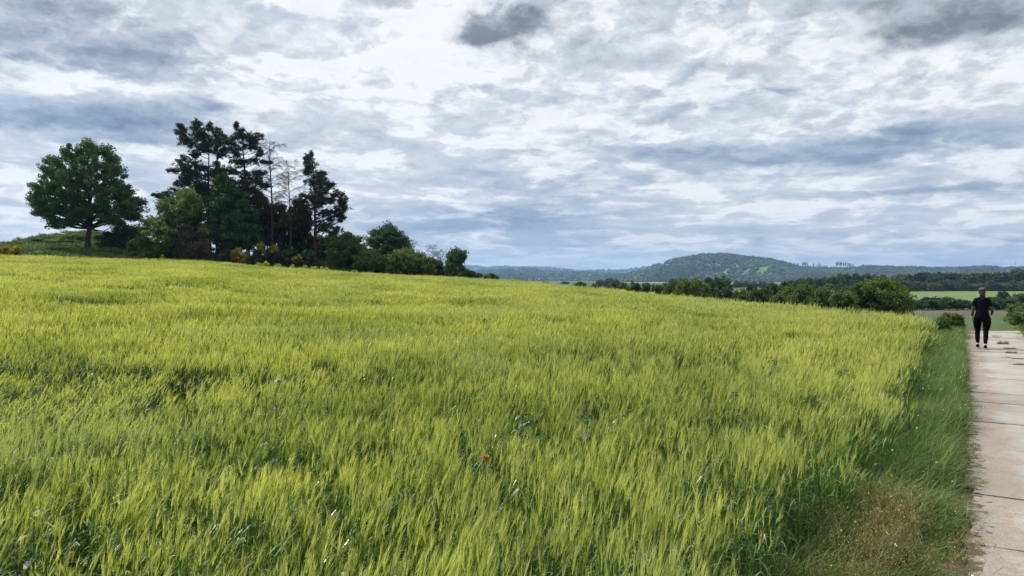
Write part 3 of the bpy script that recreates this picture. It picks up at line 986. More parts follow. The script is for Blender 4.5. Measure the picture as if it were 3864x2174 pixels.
def build_verge():
    pr = []
    for i in range(4): pr.append(grass_patch(np.random.default_rng(400 + i), .4, 170, .42, .45, [G_verge, G_dry], .0055, .03, (1, 2, .010, .45) if i == 0 else None))
    pr = [p for p in pr]
    for p in pr: p.materials.append(G_white)
    lo = []
    for i in range(3):
        q = grass_patch(np.random.default_rng(420 + i), .3, 130, .13, .15, [G_light, G_dry], .005, .16, (1, 2, .008, .12)); q.materials.append(G_yel if i else G_white); lo.append(q)
    r = np.random.default_rng(21)
    P = []; Rr = []; S = []; I = []
    for y in np.arange(1.0, 31, .17):
        lo_o, hi_o = BE - .35, RL - .42 * float(sstep(17, 27, y)) + .12 * float(fbm(np.array([y * 1.7]), np.array([0.]), 66)[0] > .5) + .04
        if y > 22: lo_o = BE - 1.2 - (y - 22) * .25
        xs = np.arange(lo_o, hi_o, .17)
        n = len(xs)
        off = xs + r.uniform(-.09, .09, n); Y = y + r.uniform(-.09, .09, n)
        X = ROADS * Y + off
        tall = sstep(RL - .05, RL - .42, off + (fbm(Y * 1.3, Y * 0, 6) - .5) * .3)
        front = sstep(8.2, 6.6, Y + (off + .5) * 2.0) * sstep(BE + .0, BE + .3, off)   # worn patch near the camera
        hs = .35 + .85 * tall + (fbm(X * 1.2, Y * 1.2, 5) - .5) * .5
        hs = hs * (1 - .35 * front)
        k = r.random(n) > .08 + .12 * front
        short = (tall < .45) | ((front > .5) & (r.random(n) < .6))
        X, Y, hs, short, off = X[k], Y[k], hs[k], short[k], off[k]; n = len(X)
        P.append(np.stack([X, Y, ground_h(X, Y)], 1))
        Rr.append(np.stack([r.normal(0, .1, n), r.normal(.05, .1, n), r.normal(-.3, .5, n)], 1))
        hs = np.where(short, np.clip(hs * 1.3, .5, 1.3), hs)
        S.append(np.stack([np.ones(n), np.ones(n), np.clip(hs, .3, 1.5)], 1))
        I.append(np.where(short, r.integers(4, 7, n), np.where(r.random(n) < .1, 0, r.integers(1, 4, n))))
    for y in np.arange(.6, 27.5, .22):
        xs = np.arange(RR - .03, RR + 3.2, .22)
        n = len(xs); off = xs + r.uniform(-.1, .1, n); Y = y + r.uniform(-.1, .1, n); X = ROADS * Y + off
        P.append(np.stack([X, Y, ground_h(X, Y)], 1))
        Rr.append(np.stack([r.normal(0, .1, n), r.normal(.05, .1, n), r.normal(0, .8, n)], 1))
        S.append(np.stack([np.ones(n), np.ones(n), .5 + .5 * sstep(RR, RR + 1.2, off) + r.uniform(-.1, .2, n)], 1))
        I.append(np.where(off > RR + .35, r.integers(1, 4, n), r.integers(4, 7, n)))
    scatter('verge_grass', np.concatenate(P), np.concatenate(Rr), np.concatenate(S), np.concatenate(I), pr + lo,
            'windblown green grass verges along both sides of the track')
    # dry weeds in the foreground
    pr = [seed_patch(np.random.default_rng(440 + i), .34, 20, .36) for i in range(3)]
    n = 36
    Y = 4.4 + 2.0 * r.random(n) ** 1.2; off = r.normal(-.60, .19, n)
    X = ROADS * Y + np.clip(off, -.95, -.1)
    scatter('dry_weeds', np.stack([X, Y, ground_h(X, Y)], 1), np.stack([r.normal(0, .08, n), r.normal(.05, .08, n), r.uniform(0, 6.3, n)], 1),
            r.uniform(.7, 1.15, n), r.integers(0, 3, n), pr, 'dry yellowish seed stalks at the near end of the verge')
    # rough grass beyond the field and on the bank under the trees
    rp = [grass_patch(np.random.default_rng(460 + i), 1.6, 300, .5, .3, [L_olive, G_dry], .035, .05) for i in range(3)]
    P = []
    for (a, b, sp) in ((71.5, 108, 1.25),):
        for y in np.arange(a, b, sp):
            xs = np.arange(-.8 * y, .08 * y, sp)
            X = xs + r.uniform(-.5, .5, len(xs)); Y = y + r.uniform(-.5, .5, len(xs))
            k = Y > Dc(X / Y) + .6
            P.append(np.stack([X[k], Y[k], ground_h(X[k], Y[k])], 1))
    # beyond the crest to the right
    for y in np.arange(24, 70, .9):
        xs = np.arange(.1 * y, .60 * y, .9)
        X = xs + r.uniform(-.4, .4, len(xs)); Y = y + r.uniform(-.4, .4, len(xs))
        D = Dc(X / Y)
        k = (Y > D + .3) & (Y < D + 5) & (X < ROADS * Y - .3)
        P.append(np.stack([X[k], Y[k], ground_h(X[k], Y[k])], 1))
    # right of the track end
    P = np.concatenate(P); n = len(P)
    sc_ = np.where(P[:, 0] > 15, .45, 1.0) * r.uniform(.6, 1.2, n)
    scatter('rough_grass', P, np.stack([r.normal(0, .1, n), r.normal(.1, .1, n), r.normal(0, .7, n)], 1), sc_, r.integers(0, 3, n), rp,
            'rough dark grass between the barley and the trees')
    X = r.uniform(19.6, 33, 420); Y = r.uniform(26.5, 46, 420); k = (X > ROADS * Y + 2.9)
    X, Y = X[k], Y[k]; n = len(X)
    lp = [grass_patch(np.random.default_rng(480 + i), 1.3, 420, .42, .25, [L_elder, G_dry], .018, .05) for i in range(3)]
    scatter('bank_grass', np.stack([X, Y, ground_h(X, Y)], 1), np.stack([r.normal(0, .1, n), r.normal(.1, .1, n), r.normal(0, .7, n)], 1), r.uniform(.6, 1.1, n), r.integers(0, 3, n), lp, 'yellow green grass on the bank right of the track end')


build_verge()

# ------------------------------------------------------------------ trees
def W3(px, py, d): return np.array([(px - 512) / F * d, d, (HZ - py) / F * d + EYE])


def poly_dist(P, pts):
    d = np.full(len(pts), 1e9)
    for i in range(len(P)):
        a = P[i]; b = P[(i + 1) % len(P)]
        ab = b - a
        t = np.clip(((pts - a) @ ab) / (ab @ ab + 1e-12), 0, 1)
        d = np.minimum(d, np.linalg.norm(pts - a - t[:, None] * ab, axis=1))
    return d


def crown_points(poly, n, T, r, shell=.7, inset=0.0):
    poly = np.array(poly, float)
    lo, hi = poly.min(0), poly.max(0)
    out = []
    dm = None
    it = 0
    while len(out) < n:
        it += 1
        c = r.uniform(lo, hi, (n * 4, 2))
        c = c[inside_poly(poly, c)]
        d = poly_dist(poly, c)
        if dm is None: dm = max(d.max(), 1e-3)
        kp = d > min(inset, dm * .4)
        c, d = c[kp], d[kp]
        t = T * np.sqrt(np.clip(1 - (1 - np.clip(d / dm, 0, 1)) ** 2, 0, 1))
        sg = np.where(r.random(len(c)) < .5, -1, 1)
        y = t * sg * r.random(len(c)) ** shell
        out += list(np.stack([c[:, 0], y, c[:, 1]], 1))
    return np.array(out[:n])


def dome(x0, x1, z0, z1, r, lump=.09, n=26, skew=0.0, power=.62):
    """outline of a bushy crown in local metres"""
    cx = (x0 + x1) / 2; cz = z0 + (z1 - z0) * .45
    ph = r.uniform(0, 6.28, 4)
    P = []
    for k in range(n):
        a = k / n * 2 * math.pi
        c, s_ = math.cos(a), math.sin(a)
        rx = (x1 - x0) / 2; rz = (z1 - cz) if s_ > 0 else (cz - z0)
        q = 1 + lump * (math.sin(3 * a + ph[0]) + math.sin(5 * a + ph[1]) + .7 * math.sin(8 * a + ph[2])) - lump
        P.append((cx + rx * math.copysign(abs(c) ** .85, c) * q + skew * s_, cz + rz * math.copysign(abs(s_) ** (power if s_ > 0 else .3), s_) * min(q, 1.05)))
    return P


def leafy_tree(name, label, cat, group, px, depth, outline, mat, r, n_cl, leaf, nl, thick=None, trunk_r=.2, trunk_px=None, bark=None, rc=None, multi=1, branches=18, px_outline=True, clump_stretch=1.0, fork=None):
    """outline: list of (px,row) at that distance, or local metres if px_outline is False"""
    x = (px - 512) / F * depth
    gz = gh(x, depth)
    root = empty(name, (x, depth, gz), label, cat, group)
    if px_outline:
        poly = [((a - px) / F * depth, (HZ - b) / F * depth + EYE - gz) for a, b in outline]
    else:
        poly = outline
    n_cl = int(n_cl * 1.6); nl = int(nl * 1.5)
    pa = np.array(poly)
    wx = pa[:, 0].max() - pa[:, 0].min(); hz = pa[:, 1].max() - pa[:, 1].min()
    T = thick or wx * .45
    rc = (rc or 0) * 1.05 or .16 * math.sqrt(wx * hz) ** .8
    C = crown_points(poly, n_cl, T, r, inset=rc * .6)
    k_ = x / depth
    C[:, 0] += C[:, 1] * k_
    s = Soup()
    vol = np.linalg.norm(C - np.array([pa[:, 0].mean(), 0, pa[:, 1].mean()]), axis=1)
    ct = r.uniform(.12, .88, n_cl)
    nn = n_cl * nl
    idx = np.repeat(np.arange(n_cl), nl)
    dv = rand_dirs(nn, r) * (r.random((nn, 1)) ** .5) * rc * r.uniform(.7, 1.25, (n_cl, 1))[idx]
    dv[:, 2] *= .72 * clump_stretch
    ou = C - np.array([pa[:, 0].mean(), 0, pa[:, 1].mean() - hz * .2]); ou /= np.linalg.norm(ou, axis=1)[:, None] + 1e-6
    ou = ou[idx]; dd = (dv * ou).sum(1, keepdims=True)
    dv = dv * .85 + ou * dd * np.where(dd > 0, .75, .1)
    P = C[idx] + dv
    P[:, 2] = np.maximum(P[:, 2], .05)
    leaf_cards(s, P, leaf, np.clip(ct[idx] + r.normal(0, .16, nn), 0, 1), .5, .62, r)
    crown = obj('crown', s.data('crown', [mat]), root)
    s = Soup()
    zc = pa[:, 1].min() + hz * .55
    cxm = pa[:, 0].mean()
    zb = pa[:, 1].min()
    order = r.permutation(n_cl)[:branches]
    for k in range(multi):
        ang = k / multi * 6.28
        b0 = np.array([math.cos(ang) * .12 * (multi > 1), math.sin(ang) * .12 * (multi > 1), -.15])
        top = np.array([cxm * .6 + math.cos(ang) * .2 * wx * (multi > 1), math.sin(ang) * .2 * wx * (multi > 1), pa[:, 1].min() + hz * .82])
        tp = curve_pts(b0, top, 8, .05, r)
        tube(s, tp, np.linspace(trunk_r * 1.0, trunk_r * .12, 8) * (1.25 ** (np.arange(8) == 0)), 7, .4)
        for j in order[k::multi]:
            c = C[j]
            fz = np.clip((c[2] * r.uniform(.35, .75)) / top[2], .15 if multi > 1 else max(.12, (fork or zb * .8) / top[2]), .95)
            q = fz * 7; i0 = int(q)
            p0 = tp[i0] + (tp[min(i0 + 1, 7)] - tp[i0]) * (q - i0)
            tube(s, curve_pts(p0, c, 5, .18, r, .04), np.linspace(trunk_r * .42 * (1 - fz * .6), .012, 5), 5, .4)
    obj('trunk', s.data('trunk', [bark or M_bark]), root)
    return root


def c1(l): return [(a * .10976, 119.3 + b * .10976) for a, b in l]
def c2(l): return [(132.5 + a * .1189, 114 + b * .1189) for a, b in l]
def c3(l): return [(318 + a * .0823, 212 + b * .0823) for a, b in l]


RT = lambda k: np.random.default_rng(1000 + k)
G_L = 'trees and shrubs of the copse beyond the barley'
maple = c1([(560, 275), (640, 235), (700, 245), (790, 200), (860, 215), (920, 245), (1040, 250), (1110, 350), (1150, 480), (1200, 600), (1265, 690), (1310, 790), (1305, 880), (1230, 950), (1100, 990), (960, 985),
            (900, 930), (830, 930), (740, 950), (700, 990), (560, 1010), (430, 980), (370, 900), (255, 860), (255, 760), (275, 600), (340, 520), (375, 420), (450, 330)])
leafy_tree('maple_tree', 'big round freestanding maple with dark trunk left of the copse', 'tree', None, 88, 83, maple, L_maple, RT(1), 300, .22, 110, thick=4.6, trunk_r=.33, rc=.56, branches=60, fork=2.6)
leafy_tree('leafy_shrub', 'dark spreading shrub between the big maple and the copse', 'shrub', G_L, 118, 86, c1([(860, 1080), (1000, 1010), (1100, 960), (1240, 950), (1290, 1010), (1290, 1150), (1180, 1190), (900, 1190)]), L_blue, RT(2), 80, .24, 60, thick=2, trunk_r=.08, multi=3)
leafy_tree('leafy_shrub', 'low light green shrub at the foot of the copse next to the maple', 'shrub', G_L, 131, 80, c1([(1150, 1120), (1190, 1090), (1260, 1110), (1290, 1190), (1170, 1200)]), L_fresh, RT(3), 18, .2, 50, thick=1, trunk_r=.05, multi=3)
bk = [(60, 238, 246, 50, 'small bush on the left flank of the grassy bank'), (38, 244, 251, 30, 'lowest bush on the left end of the grassy bank'), (75, 234, 244, 40, 'bush on top of the grassy bank left of the maple trunk'),
      (103, 236, 246, 34, 'bush on the bank just right of the maple trunk'), (45, 240, 247, 26, 'pale bush halfway up the bank left of the maple')]
for k, (bx, t0, t1, bw, lb) in enumerate(bk):
    leafy_tree('bank_bush', lb, 'shrub', 'bushes on the grassy bank', bx, 90 + k, [(bx - bw * .32, t1), (bx - bw * .25, t0 + 3), (bx, t0), (bx + bw * .25, t0 + 3), (bx + bw * .32, t1)], [L_olive, L_blue, L_olive, L_blue, L_fresh][k], RT(5 + k), 30, .22, 50, thick=1.2, trunk_r=.05, multi=3)
# light bushy tree and the dark green one
leafy_tree('hazel_tree', 'light green bushy tree at the left end of the copse', 'tree', G_L, 172, 78,
           c2([(10, 1080), (40, 1000), (90, 900), (150, 850), (200, 780), (160, 740), (230, 720), (330, 700), (400, 640), (480, 625), (540, 700), (610, 760), (600, 840), (690, 930), (660, 1040), (690, 1130), (600, 1200), (300, 1230), (100, 1190), (0, 1130)]),
           L_fresh, RT(10), 170, .24, 90, thick=3.2, trunk_r=.14, multi=4, branches=36, rc=.6)
leafy_tree('lime_tree', 'tall dark green conical leafy tree in front of the pines', 'tree', G_L, 231, 79.5,
           c2([(800, 495), (870, 560), (900, 640), (970, 640), (1000, 740), (1040, 860), (1080, 980), (1060, 1080), (1000, 1140), (860, 1170), (700, 1160), (640, 1060), (620, 900), (640, 800), (600, 700), (690, 640), (680, 560), (740, 510)]),
           L_dark, RT(11), 200, .25, 90, thick=3.0, trunk_r=.2, branches=40, rc=.62)
leafy_tree('bare_shrub', 'brownish twiggy shrub in front of the light green tree', 'shrub', G_L, 190, 76, c2([(320, 1200), (330, 1000), (400, 920), (520, 910), (620, 980), (700, 1140), (700, 1220), (480, 1240)]), L_brown, RT(12), 70, .13, 60, thick=1.8, trunk_r=.05, multi=6, branches=60, bark=M_dead)
leafy_tree('leafy_shrub', 'yellow green shrub glimpsed between the dead trees', 'shrub', G_L, 282, 82, c2([(1180, 900), (1200, 830), (1280, 810), (1330, 880), (1320, 960), (1200, 980)]), L_fresh, RT(13), 30, .22, 60, thick=1.2, trunk_r=.06, multi=3)
leafy_tree('leafy_tree', 'dark tree filling the space behind the trunk of the dead tree', 'tree', G_L, 275, 84, c2([(1010, 700), (1060, 650), (1130, 660), (1180, 800), (1260, 940), (1300, 1060), (1150, 1120), (1020, 1100), (1000, 900)]), L_dark, RT(14), 110, .24, 70, thick=1.6, trunk_r=.12)
leafy_tree('leafy_tree', 'rust brown dying conifer between the dead trees and the dark green tree', 'tree', G_L, 268, 81.5, c2([(1080, 790), (1120, 740), (1230, 740), (1300, 790), (1240, 880), (1060, 900)]), L_rust, RT(15), 42, .2, 50, thick=1.2, trunk_r=.08)
leafy_tree('leafy_tree', 'black green undergrowth tree left of the rightmost pine', 'tree', G_L, 304, 83, c2([(1300, 860), (1350, 720), (1430, 700), (1500, 780), (1530, 900), (1520, 1020), (1420, 1080), (1300, 1060)]), L_pine, RT(16), 100, .23, 70, thick=1.5, trunk_r=.1)
for k, (a, b, t0, t1, mt, lb) in enumerate([(1090, 1260, 1110, 1240, L_blue, 'bluish green shrub at the field edge under the first dead tree'), (1240, 1400, 1130, 1270, L_dark, 'green shrub at the field edge under the second dead tree'),
                                        (1000, 1100, 1130, 1250, L_olive, 'olive shrub between two yellow broom bushes'), (1400, 1560, 1140, 1290, L_blue, 'shrub at the field edge left of the rightmost pine'),
                                        (690, 860, 1130, 1240, L_blue, 'low dark shrub under the tall dark green tree')]):
    leafy_tree('leafy_shrub', lb, 'shrub', G_L, 132.5 + (a + b) / 2 * .1189, 76.5, c2([(a, t1), (a + 10, t0 + 40), ((a + b) / 2 - 20, t0), (b - 30, t0 + 20), (b, t1)]), mt, RT(20 + k), 44, .2, 55, thick=1.2, trunk_r=.05, multi=3)
leafy_tree('leafy_tree', 'dark undergrowth tree behind the gap between the second dead tree and rightmost pine', 'tree', G_L, 297, 86, c2([(1180, 1240), (1190, 1060), (1300, 980), (1420, 960), (1560, 1000), (1660, 1060), (1660, 1250)]), L_dark, RT(17), 110, .24, 70, thick=1.5, trunk_r=.1)
leafy_tree('leafy_shrub', 'dark shrub behind the right dead tree base and the pine trunk', 'shrub', G_L, 327, 84, c2([(1560, 1240), (1560, 1080), (1640, 1000), (1720, 1010), (1760, 1120), (1760, 1260)]), L_olive, RT(18), 70, .24, 70, thick=1.5, trunk_r=.08, multi=3)
# broom
for k, (a, b, t0, t1, lb) in enumerate([(815, 985, 1120, 1250, 'orange yellow broom bush in front of the tall dark green tree'), (1040, 1130, 1070, 1170, 'bright yellow broom bush left of the dead tree trunk'), (1150, 1240, 1090, 1170, 'yellow broom bush right of the dead tree trunk'),
                                    (1340, 1450, 1175, 1250, 'small orange broom bush left of the rightmost pine'), (225, 290, 1170, 1220, 'tiny orange broom bush at the foot of the light green tree')]):
    leafy_tree('broom_bush', lb, 'shrub', 'flowering broom bushes', 132.5 + (a + b) / 2 * .1189, 75.4, c2([(a, t1), (a + 10, t0 + 30), ((a + b) / 2, t0), (b - 20, t0 + 30), (b, t1)]), L_broom, RT(30 + k), 30, .12, 60, thick=.9, trunk_r=.04, multi=4)
for k, (a, b, lb) in enumerate([(-1, 10, 'yellow broom bush cut by the left edge of the view'), (10, 21, 'orange yellow broom bush second from the left edge')]):
    leafy_tree('broom_bush', lb, 'shrub', 'flowering broom bushes', (a + b) / 2, 75, [(a, 256), (a, 249), (a + 5, 245.5), (b - 1, 246.5), (b, 256)], L_broom, RT(40 + k), 34, .12, 60, thick=.8, trunk_r=.04, multi=4)

# right part of the copse
RC = [('leafy_shrub', 'wide olive green thicket right of the rightmost pine', 344, 79, [(100, 620), (110, 380), (180, 300), (270, 265), (340, 240), (430, 270), (520, 300), (600, 360), (640, 480), (600, 640), (300, 700), (120, 690)], L_olive, 170, 2.6),
      ('leafy_tree', 'dark round headed tree rising behind the right thicket', 389, 83, [(590, 330), (600, 260), (670, 215), (750, 180), (840, 130), (930, 160), (970, 220), (1030, 230), (1090, 320), (1160, 420), (1160, 480), (1000, 560), (760, 560), (640, 460)], L_dark, 130, 2.6),
      ('leafy_shrub', 'dark green shrub below the round headed tree', 365, 76.5, [(430, 690), (450, 540), (560, 470), (700, 480), (800, 560), (860, 690), (640, 740)], L_olive, 90, 2.2),
      ('leafy_shrub', 'broad bright olive bush near the right end of the copse', 406, 76, [(820, 740), (800, 600), (860, 500), (960, 450), (1100, 445), (1230, 480), (1330, 540), (1400, 640), (1430, 760), (1100, 770)], L_elder, 150, 2.4),
      ('leafy_shrub', 'low black green bush beside the bare twigs', 437, 78, [(1340, 760), (1340, 600), (1400, 560), (1480, 590), (1540, 680), (1540, 780)], L_dark, 50, 1.4),
      ('leafy_tree', 'small loose leafed tree standing last in the copse', 455, 77, [(1530, 780), (1540, 640), (1570, 500), (1640, 450), (1720, 440), (1800, 500), (1820, 560), (1760, 620), (1790, 700), (1760, 780), (1620, 800)], L_blue, 62, 1.5),
      ('leafy_shrub', 'low round bush right of the last small tree', 467, 76, [(1680, 800), (1720, 740), (1800, 700), (1880, 730), (1930, 800)], L_olive, 44, 1.2),
      ('leafy_shrub', 'isolated little bush farthest right in the barley edge', 491, 74, [(2030, 820), (2050, 780), (2100, 755), (2150, 780), (2170, 820)], L_dark, 14, .6)]
for k, (nm, lb, px, dp, ol, mt, ncl, th) in enumerate(RC):
    leafy_tree(nm, lb, 'tree' if nm.endswith('tree') else 'shrub', G_L, px, dp, c3(ol), mt, RT(50 + k), ncl, .2, 70, thick=th, trunk_r=.08 if nm.endswith('shrub') else .13, multi=3 if nm.endswith('shrub') else 1, rc=.5 if ncl > 60 else .34, branches=20)
leafy_tree('sapling', 'wind bent sapling right of the last small tree', 'tree', G_L, 479, 75, c3([(1935, 800), (1935, 730), (1960, 745), (2000, 750), (1990, 790), (1960, 805)]), L_dark, RT(60), 9, .16, 30, thick=.3, trunk_r=.03, rc=.22, branches=6)


def pine(name, label, px, depth, lobes, base_bend, r, trunk_r=.2, extra_branches=(), topz=None, tx=None):
    x = (px - 512) / F * depth
    gz = gh(x, depth)
    root = empty(name, (x, depth, gz), label, 'tree', G_L)
    k1 = depth / F * .1189
    L = []
    more = []
    for (cx, cyy, rx, ry) in lobes:
        for _ in range(2):
            a_ = r.uniform(0, 6.28); more.append((cx + math.cos(a_) * rx * .9, cyy + math.sin(a_) * ry * .9, rx * .6, ry * .55))
    for (cx, cyy, rx, ry) in list(lobes) + more:
        a, b = c2([(cx, cyy)])[0]
        yo = r.uniform(-1, 1) * 1.3
        L.append(((a - px) / F * depth + yo * x / depth, yo, (HZ - b) / F * depth + EYE - gz, rx * k1, ry * k1))
    L = np.array(L)
    top = L[:, 2].max() - .2 if topz is None else topz
    tpx = base_bend
    tp = np.array([[tpx * (q ** 2), 0, -.2 + (top + .2) * q] for q in np.linspace(0, 1, 12)]) + np.concatenate([r.normal(0, .05, (12, 2)), np.zeros((12, 1))], 1)
    s = Soup()
    tube(s, tp, trunk_r * (1 - np.linspace(0, .88, 12)), 8, .4)
    sc_ = Soup()
    for (lx, ly, lz, rx, rz) in L:
        fz = np.clip((lz - .25 - abs(lx - tpx * .6) * r.uniform(.25, .5)) / top, .2, .97)
        q = fz * 11; i0 = int(q)
        p0 = tp[i0] + (tp[min(i0 + 1, 11)] - tp[i0]) * (q - i0)
        c = np.array([lx, ly, lz - rz * .3])
        bp = curve_pts(p0, c, 6, .12, r, -.05)
        tube(s, bp, np.linspace(.075 * (1.15 - fz), .02, 6), 5, .4)
        ns = max(9, int(rx * rz * 92))
        C = c[None] + rand_dirs(ns, r) * (r.random((ns, 1)) ** .4) * np.array([rx, min(rx, .8), rz]) * 1.42
        C[:, 2] += rz * .3
        for cc in C:
            tube(s, curve_pts(bp[-1] * .5 + bp[-2] * .5, cc - [0, 0, .05], 4, .15, r), [.016, .012, .01, .006], 3, .4)
            m = 24
            d = rand_dirs(m, r); d[:, 2] = np.abs(d[:, 2]) * .8 - .1
            P0 = cc[None] + r.normal(0, .08, (m, 3))
            ln = r.uniform(.12, .24, (m, 1))
            P = np.stack([P0, P0 + d * ln], 1)
            sd = np.cross(d, rand_dirs(m, r)); sd /= np.linalg.norm(sd, axis=1)[:, None]
            ribbons(sc_, P, np.tile([.075, .03], (m, 1)), sd, np.clip(r.uniform(.1, .9) + r.normal(0, .15, m), 0, 1))
    for (z0, x1, z1) in extra_branches:
        q = z0 / top * 11; i0 = int(q)
        tube(s, curve_pts(tp[i0], [x1, r.uniform(-.5, .5), z1], 6, .1, r), np.linspace(.05, .01, 6), 4, .4)
    obj('crown', sc_.data('crown', [L_pine]), root)
    obj('trunk', s.data('trunk', [M_barkred]), root)
    return root


LA = [(400, 130, 35, 25), (430, 190, 45, 32), (440, 240, 40, 26), (400, 110, 20, 16), (530, 110, 32, 36), (560, 165, 55, 55), (600, 225, 50, 50), (640, 130, 22, 36), (570, 300, 55, 34), (500, 330, 45, 32), (620, 290, 40, 36),
      (430, 395, 45, 28), (400, 440, 50, 26), (340, 480, 30, 13), (470, 440, 50, 40), (560, 440, 50, 32), (640, 500, 60, 44), (440, 545, 50, 30), (420, 600, 50, 26), (520, 600, 70, 44), (600, 640, 70, 44), (330, 650, 55, 18), (230, 680, 40, 14), (280, 700, 50, 16), (540, 500, 50, 34), (500, 690, 80, 44), (620, 720, 80, 50), (490, 260, 30, 22), (470, 520, 60, 34)]
LA2 = [(700, 140, 26, 28), (715, 190, 40, 36), (690, 245, 34, 32), (745, 255, 34, 30), (775, 310, 30, 26), (680, 310, 30, 22), (740, 340, 34, 20), (730, 440, 40, 22), (790, 480, 50, 28), (700, 520, 60, 34), (850, 470, 30, 18), (800, 235, 34, 26)]
LB = [(880, 110, 16, 20), (900, 160, 28, 26), (935, 190, 36, 26), (1000, 195, 55, 24), (1050, 215, 40, 20), (850, 240, 60, 30), (810, 235, 30, 20), (870, 290, 55, 30), (980, 255, 55, 34), (1030, 290, 38, 28), (1060, 335, 26, 16), (850, 340, 46, 20),
      (960, 390, 60, 18), (1040, 400, 55, 14), (1125, 410, 34, 12), (890, 410, 55, 20), (900, 500, 50, 22), (1060, 500, 44, 20), (1000, 540, 60, 30), (1080, 565, 50, 26), (1110, 600, 36, 20), (930, 580, 55, 32), (1040, 640, 55, 34), (1000, 700, 60, 50), (920, 650, 50, 40), (1070, 700, 40, 30)]
LE = [(1490, 350, 18, 22), (1482, 400, 28, 24), (1510, 440, 34, 32), (1460, 480, 20, 24), (1560, 500, 44, 32), (1610, 520, 34, 28), (1510, 560, 60, 30), (1600, 585, 54, 30), (1650, 620, 34, 24), (1560, 640, 60, 34), (1460, 700, 50, 18), (1400, 740, 40, 12), (1490, 740, 80, 22), (1640, 690, 60, 34), (1725, 670, 38, 22),
      (1700, 735, 56, 28), (1780, 730, 34, 28), (1795, 790, 30, 26), (1740, 800, 48, 26), (1700, 850, 46, 20), (1620, 835, 46, 20), (1755, 880, 24, 16), (1590, 760, 56, 26), (1660, 900, 26, 20), (1640, 960, 60, 36), (1700, 985, 50, 28), (1550, 700, 50, 26), (1480, 500, 22, 20)]
pine('pine_tree', 'tallest pine at the left of the copse with wide ragged crown', 208.6, 81, LA, .0, RT(70), .24, topz=12.6)
pine('pine_tree', 'slim pine between the ragged left pine and the upright pine', 217, 82.5, LA2, -.1, RT(71), .14)
pine('pine_tree', 'pine with flag shaped top left of the dead tree', 248.5, 81, LB, -.9, RT(72), .22)
pine('pine_tree', 'rightmost pine with bare lower trunk and pointed top', 315.5, 78, LE, -.35, RT(73), .22, extra_branches=[(3.6, 1.6, 4.6), (4.2, -1.2, 4.9), (6.2, -1.6, 7.4), (3.0, 1.2, 3.2)])


def dead_tree(name, label, px, depth, top_row, spread, r, n1=26, trunk_r=.16, lean=0., arch=.3, zmin=.3, mat=None):
    x = (px - 512) / F * depth
    gz = gh(x, depth)
    root = empty(name, (x, depth, gz), label, 'tree', G_L)
    top = (HZ - top_row) / F * depth + EYE - gz
    tp = np.array([[lean * q + .12 * math.sin(q * 5), .1 * math.sin(q * 4), -.2 + (top + .2) * q] for q in np.linspace(0, 1, 12)])
    s = Soup()
    tube(s, tp, trunk_r * (1 - np.linspace(0, .9, 12)), 7, .4)
    b = Soup()
    for k in range(n1):
        fz = zmin + (1 - zmin) * (k + r.random()) / n1
        fz = min(fz, .99)
        q = fz * 11; i0 = int(q)
        p0 = tp[i0] + (tp[min(i0 + 1, 11)] - tp[i0]) * (q - i0)
        a = k * 2.4 + r.normal(0, .3)
        prof = math.sin(min(1, (1 - fz) / (1 - zmin) * 1.25 + .22) * math.pi * .62)
        Lb = spread * prof * r.uniform(.7, 1.15)
        d = np.array([math.cos(a), math.sin(a) * .9, 0])
        K = np.linspace(0, 1, 7)
        P = p0[None] + d[None] * (Lb * K)[:, None]
        P[:, 2] += Lb * (.75 * K - arch * 1.3 * K ** 2.2) + r.normal(0, .03, 7)
        tube(b, P, np.linspace(.045 * (1.3 - fz), .012, 7), 4, .4)
        for j in range(int(9 * max(Lb, .6))):
            t = r.uniform(.2, 1)
            q2 = t * 6; i1 = min(int(q2), 5)
            s0 = P[i1] + (P[i1 + 1] - P[i1]) * (q2 - i1)
            l2 = r.uniform(.3, .9) * (1.2 - .5 * t)
            d2 = d * r.uniform(.2, 1.0) + r.normal(0, .55, 3); d2[2] = r.uniform(-.25, .5)
            d2 /= np.linalg.norm(d2)
            e = s0 + d2 * l2; e[2] -= l2 * .15
            m = (s0 + e) / 2 + [0, 0, .06 * l2]
            tube(b, [s0, m, e], [.014, .010, .006], 3, .4)
            for w in range(4):
                f0 = s0 + (e - s0) * r.uniform(.3, 1)
                f1 = f0 + (d2 * .4 + r.normal(0, .5, 3) - [0, 0, .45]) * r.uniform(.15, .4)
                tube(b, [f0, f1], [.008, .005], 3, .4)
    obj('branches', b.data('branches', [mat or M_dead]), root)
    obj('trunk', s.data('trunk', [mat or M_dead]), root)
    return root


dead_tree('dead_tree', 'taller leafless dead tree beside the pines', 271, 78.5, 140.5, 2.3, RT(80), 34, .17, zmin=.40)
dead_tree('dead_tree', 'shorter reddish dead tree left of the rightmost pine', 289.5, 78.5, 163, 1.7, RT(81), 30, .12, zmin=.34, arch=.15, mat=M_barkred)
for k, (px, tr, hh, lb) in enumerate([(414, 240, 1.4, 'slanting bare twig rising behind the broad olive bush'), (428, 246, 1.1, 'forked bare stem above the broad olive bush'), (441, 250.5, .7, 'thin bare stem left of the last small tree')]):
    dead_tree('dead_sapling', lb, px, 78.5, tr, .5, RT(84 + k), 9, .035, lean=(-.5, .7, .0)[k], arch=.0, zmin=.6)

